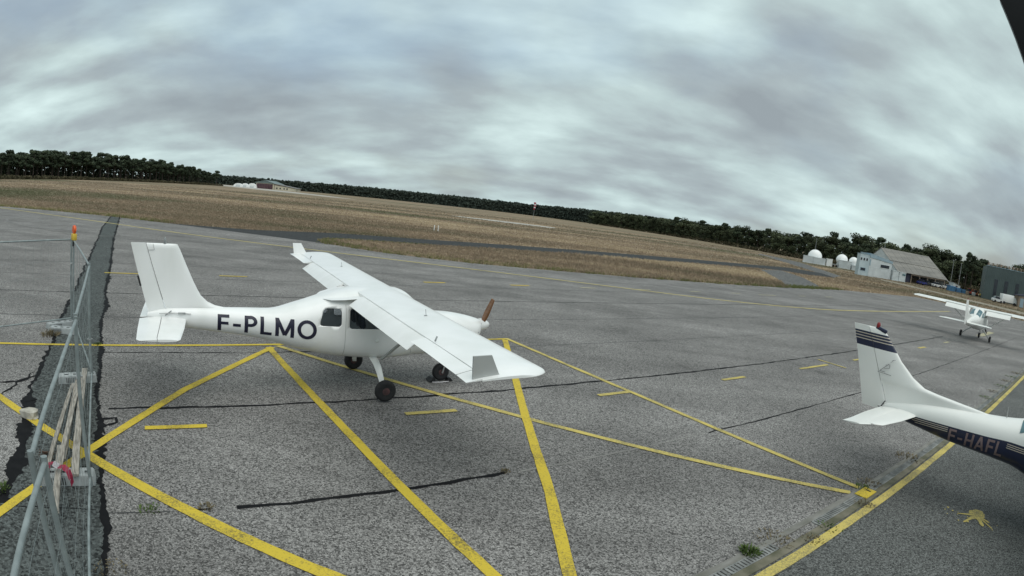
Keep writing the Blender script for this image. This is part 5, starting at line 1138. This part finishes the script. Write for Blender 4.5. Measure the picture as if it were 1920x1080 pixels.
# ------------------------------------------------------------------ trees
def fol_mat(name, c0, c1):
    m = bpy.data.materials.new(name); m.use_nodes = True; t = m.node_tree; b = t.nodes['Principled BSDF']; b.inputs['Roughness'].default_value = .8; b.inputs['Specular IOR Level'].default_value = .15
    no = nn('ShaderNodeTexNoise', t); no.inputs['Scale'].default_value = .55; no.inputs['Detail'].default_value = 3; t.links.new(nn('ShaderNodeTexCoord', t).outputs['Object'], no.inputs['Vector'])
    rp = nn('ShaderNodeValToRGB', t); t.links.new(no.outputs[0], rp.inputs[0]); rp.color_ramp.elements[0].position = .35; rp.color_ramp.elements[0].color = (*c0, 1); rp.color_ramp.elements[1].position = .68; rp.color_ramp.elements[1].color = (*c1, 1)
    oi = nn('ShaderNodeObjectInfo', t); hs = nn('ShaderNodeHueSaturation', t); mr = nn('ShaderNodeMapRange', t); mr.inputs[3].default_value = .75; mr.inputs[4].default_value = 1.3
    t.links.new(oi.outputs['Random'], mr.inputs[0]); t.links.new(mr.outputs[0], hs.inputs['Value']); t.links.new(rp.outputs[0], hs.inputs['Color']); t.links.new(hs.outputs[0], b.inputs['Base Color']); MATS[name] = m; return m
M_PINE = fol_mat('pine_foliage', (.026, .037, .024), (.074, .094, .055)); M_BROAD = fol_mat('oak_foliage', (.032, .042, .024), (.092, .108, .058)); M_BARK = mat('pine_bark', (.075, .058, .048), (.04, .032, .027), scale=2, rough=.95, stretch=(3, 3, .5))
M_FARW = fol_mat('far_wood_foliage', (.034, .046, .040), (.070, .088, .070))
def leaf_cloud(centres, radii, per, size, rng):
    C = np.repeat(np.array(centres, float), per, 0); Rr = np.repeat(np.array(radii, float), per)[:, None]; n_ = len(C)
    u = rng.normal(size=(n_, 3)); u /= np.linalg.norm(u, axis=1)[:, None]; rad = Rr*rng.uniform(.45, 1.0, (n_, 1))**.6
    P = C+u*rad*np.array((1, 1, .72)); a = rng.normal(size=(n_, 3)); a -= u*(a*u).sum(1)[:, None]*.6; a /= np.linalg.norm(a, axis=1)[:, None]; b = np.cross(u+rng.normal(size=(n_, 3))*.5, a); b /= np.linalg.norm(b, axis=1)[:, None]
    s_ = size*rng.uniform(.55, 1.3, (n_, 1)); V = np.stack([P-a*s_-b*s_*.5, P+a*s_*.9-b*s_*.6, P+a*s_*.6+b*s_*.7, P-a*s_*.7+b*s_*.55], 1)
    return V
def quads_obj(name, V, m, parent=None, kind=None):
    n_ = len(V); me = bpy.data.meshes.new(name); me.vertices.add(n_*4); me.loops.add(n_*4); me.polygons.add(n_); me.vertices.foreach_set('co', V.reshape(-1)); me.loops.foreach_set('vertex_index', np.arange(n_*4)); me.polygons.foreach_set('loop_start', np.arange(0, n_*4, 4)); me.polygons.foreach_set('loop_total', np.full(n_, 4)); me.update(); me.materials.append(m)
    o = link(bpy.data.objects.new(name, me)); 
    if parent: o.parent = parent
    if kind: o['kind'] = kind
    return o
def make_tree(seed, kind):
    rng = np.random.default_rng(seed); rnd_ = random.Random(seed)
    root = thing('pine_tree' if kind == 'pine' else 'oak_tree', 'x', 'tree'); Ht = 13.0
    bm = B(); lean = [rnd_.uniform(-.5, .5) for _ in range(4)]
    tr_ = [Vector((lean[0]*z/13, lean[1]*z/13+.2*math.sin(z*.4), z)) for z in np.linspace(0, Ht*.88, 8)]; tube(bm, tr_, [.24-.022*i for i in range(8)], 7)
    cs, rs = [], []
    if kind == 'pine':
        for k in range(15):
            z = rng.uniform(.52, .93)*Ht; a = rng.uniform(0, 6.28); q = rng.uniform(.3, 1.0)*(2.6 if z < Ht*.8 else 1.5); cs.append((q*math.cos(a)+lean[0]*.8, q*math.sin(a)+lean[1]*.8, z)); rs.append(rng.uniform(.8, 1.45))
        cs.append((lean[0], lean[1], Ht*.93)); rs.append(1.2)
    else:
        for k in range(24):
            z = rng.uniform(.10, .92)*Ht; a = rng.uniform(0, 6.28); q = rng.uniform(.4, 1.0)*3.1*(1-.45*abs(z/Ht-.5)/.5); cs.append((q*math.cos(a), q*math.sin(a), z)); rs.append(rng.uniform(1.1, 1.9))
    for c in cs[::2]:
        z = max(1.0, c[2]-1.2); tube(bm, [(lean[0]*z/13, lean[1]*z/13, z), ((c[0])*.6, c[1]*.6, z+.6), c], [.07, .05, .02], 5)
    obj('trunk', bm, M_BARK, root, 60)
    quads_obj('crown', leaf_cloud(cs, rs, 110 if kind == 'pine' else 95, .27, rng), M_PINE if kind == 'pine' else M_BROAD, root)
    return root
PROTO = {'pine': [make_tree(10+i, 'pine') for i in range(5)], 'oak': [make_tree(40+i, 'oak') for i in range(4)]}
USED = set()
def plant(kind, az_, d_, h_, label, group, width=1.0):
    src = random.choice(PROTO[kind])
    if src.name in USED:
        r = src.copy(); link(r)
        for c in src.children:
            k = c.copy(); link(k); k.parent = r
    else: r = src; USED.add(src.name)
    r.location = polar(az_, d_); r.rotation_euler = (0, 0, random.uniform(0, 6.28)); s_ = h_/13.0; r.scale = (s_*width, s_*width, s_)
    tag(r, label, 'tree', group); return r
rng = random.Random(3)
def LEFTL(a): return 'tall dark pine '+('at the left picture edge' if a < -49 else 'of the left wood, above the trench strip' if a < -42 else 'in the middle of the left wood' if a < -36 else 'near the right end of the left wood')
def RIGHTL(a): return 'of the low wood right of the windsock' if a < 17 else 'of the wood left of the white domes' if a < 28 else 'in the wood behind the white domes' if a < 34 else 'behind the grey hangar roof' if a < 40 else 'between the hangar and the grey-green hall' if a < 45.5 else 'behind the grey-green hall'
# left pine wood, edge receding to the right
AZ = [-54, -46.2, -40.9, -35.8, -32.6, -30.5]; EL = [1.72, 1.82, 1.84, 1.58, 1.21, .72]; DS = [250, 300, 345, 400, 450, 500]
a = -54.0
for row in range(3):
    a = -54.0+row*.25
    while a < -30.6:
        d_ = float(np.interp(a, AZ, DS))+row*7+rng.uniform(-2.5, 2.5); h_ = CAM_H+d_*math.tan(R(float(np.interp(a, AZ, EL))))
        plant('pine', a, d_, h_*rng.uniform(.80, 1.06), LEFTL(a), 'pines of the left wood', rng.uniform(.8, 1.5)); a += math.degrees(3.6/d_)*rng.uniform(.8, 1.35)
plant('pine', -30.15, 505, CAM_H+505*math.tan(R(1.02)), 'lone pine with an open crown at the right end of the left wood', 'pines of the left wood', 1.6)
# right wood behind the domes and hangars
AZ = [7, 11.8, 17.1, 22.4, 27.6, 30.6, 33.7, 35.7, 37.9, 39.4, 42.1, 44.8, 47.5, 52, 58]; EL = [1.0, 1.30, 1.42, 1.52, 1.68, 2.05, 2.38, 2.45, 2.1, 2.45, 2.15, 1.9, 2.15, 2.2, 2.2]; DS = [600, 500, 400, 320, 262, 245, 232, 225, 220, 216, 212, 206, 200, 196, 190]
for row in range(3):
    a = 7.0+row*.5
    while a < 57:
        d_ = float(np.interp(a, AZ, DS))+row*6+rng.uniform(-3, 3); h_ = CAM_H+d_*math.tan(R(float(np.interp(a, AZ, EL))))
        k = 'oak' if rng.random() < (.8 if row < 2 else .45) else 'pine'
        hh = h_*rng.uniform(.84, 1.08)*(1 if row else .86); lb = ('broad dark oak ' if k == 'oak' else 'dark pine ')+RIGHTL(a)
        plant(k, a, d_, hh, lb, 'trees of the right wood', rng.uniform(1.0, 1.5)); a += math.degrees(5.0/d_)*rng.uniform(.75, 1.35)
for a, h_, lb in ((44.05, 12.2, 'left one of two thin see-through pines against the sky'), (44.55, 11.4, 'right one of two thin see-through pines against the sky')): plant('pine', a, 200, h_, lb, 'trees of the right wood', .8)
# the dark inside of the woods
rgi = np.random.default_rng(9); cs, rs = [], []
LAZ = ([-56, -46.2, -40.9, -35.8, -32.6, -30.5], [1.70, 1.82, 1.84, 1.58, 1.21, .70], [245, 300, 345, 400, 450, 500])
for a in np.arange(-56, -30.4, .28):
    d0 = float(np.interp(a, LAZ[0], LAZ[2])); top = CAM_H+d0*math.tan(R(float(np.interp(a, LAZ[0], LAZ[1]))))
    for row in range(2):
        p = polar(a+rgi.uniform(-.1, .1), d0+20+row*6)
        for z in np.arange(.8, top*.86, 2.0): cs.append((p.x+rgi.normal(0, 1), p.y+rgi.normal(0, 1), z)); rs.append(rgi.uniform(1.5, 2.3))
for a in np.arange(7, 58, .36):
    d0 = float(np.interp(a, AZ, DS)); top = CAM_H+d0*math.tan(R(float(np.interp(a, AZ, EL))))
    p = polar(a+rgi.uniform(-.1, .1), d0+24)
    for z in np.arange(.8, top*.88, 1.8): cs.append((p.x+rgi.normal(0, 1), p.y+rgi.normal(0, 1), z)); rs.append(rgi.uniform(1.4, 2.2))
o = quads_obj('wood_thicket', leaf_cloud(cs, rs, 26, .60, rgi), M_PINE); tag(o, 'dark thicket filling the woods behind their front trees', 'thicket', kind='stuff')
# far woods: one dark mass across the horizon
rg = np.random.default_rng(5); cs, rs = [], []
for a in np.arange(-36, 22, .055):
    for row in range(3):
        d_ = float(np.interp(a, [-36, -20, 0, 6, 12, 22], [760, 800, 800, 720, 620, 520]))+row*14; top = CAM_H+d_*math.tan(R(float(np.interp(a, [-36, -29, -22.8, -14.9, -6.9, 1.1, 6.5, 11.8, 22], [.5, .54, .60, .72, .76, .80, 1.0, 1.1, 1.1])+rg.normal(0, .06))))
        p = polar(a+rg.uniform(-.03, .03), d_)
        for z in np.arange(1.0, top-1.2, 2.2): cs.append((p.x+rg.normal(0, 1.5), p.y+rg.normal(0, 1.5), z)); rs.append(rg.uniform(1.4, 2.2))
        cs.append((p.x, p.y, top-1.4)); rs.append(rg.uniform(1.1, 2.0))
o = quads_obj('far_woods', leaf_cloud(cs, rs, 14, .95, rg), M_FARW); tag(o, 'dark band of distant woods along the horizon', 'woods', kind='stuff')
# scrub along the foot of the left wood and the right wood
cs, rs = [], []
for a in np.arange(-55, -29.5, .10):
    for row in range(2):
        d_ = float(np.interp(a, [-54, -46.2, -40.9, -35.8, -32.6, -30.5], [250, 300, 345, 400, 450, 500]))-9-row*4+rg.uniform(-3, 3); p = polar(a, d_); cs.append((p.x, p.y, rg.uniform(.3, 1.0))); rs.append(rg.uniform(.7, 1.5))
for a in np.arange(8, 56, .13):
    d_ = float(np.interp(a, AZ, DS))-7+rg.uniform(-3, 3); p = polar(a, d_); cs.append((p.x, p.y, rg.uniform(.4, 1.5))); rs.append(rg.uniform(.9, 1.9))
M_SCRUB = fol_mat('scrub_foliage', (.040, .040, .022), (.085, .072, .042))
o = quads_obj('scrub', leaf_cloud(cs, rs, 34, .30, rg), M_SCRUB); tag(o, 'low brown-green scrub at the foot of the woods', 'scrub', kind='stuff')
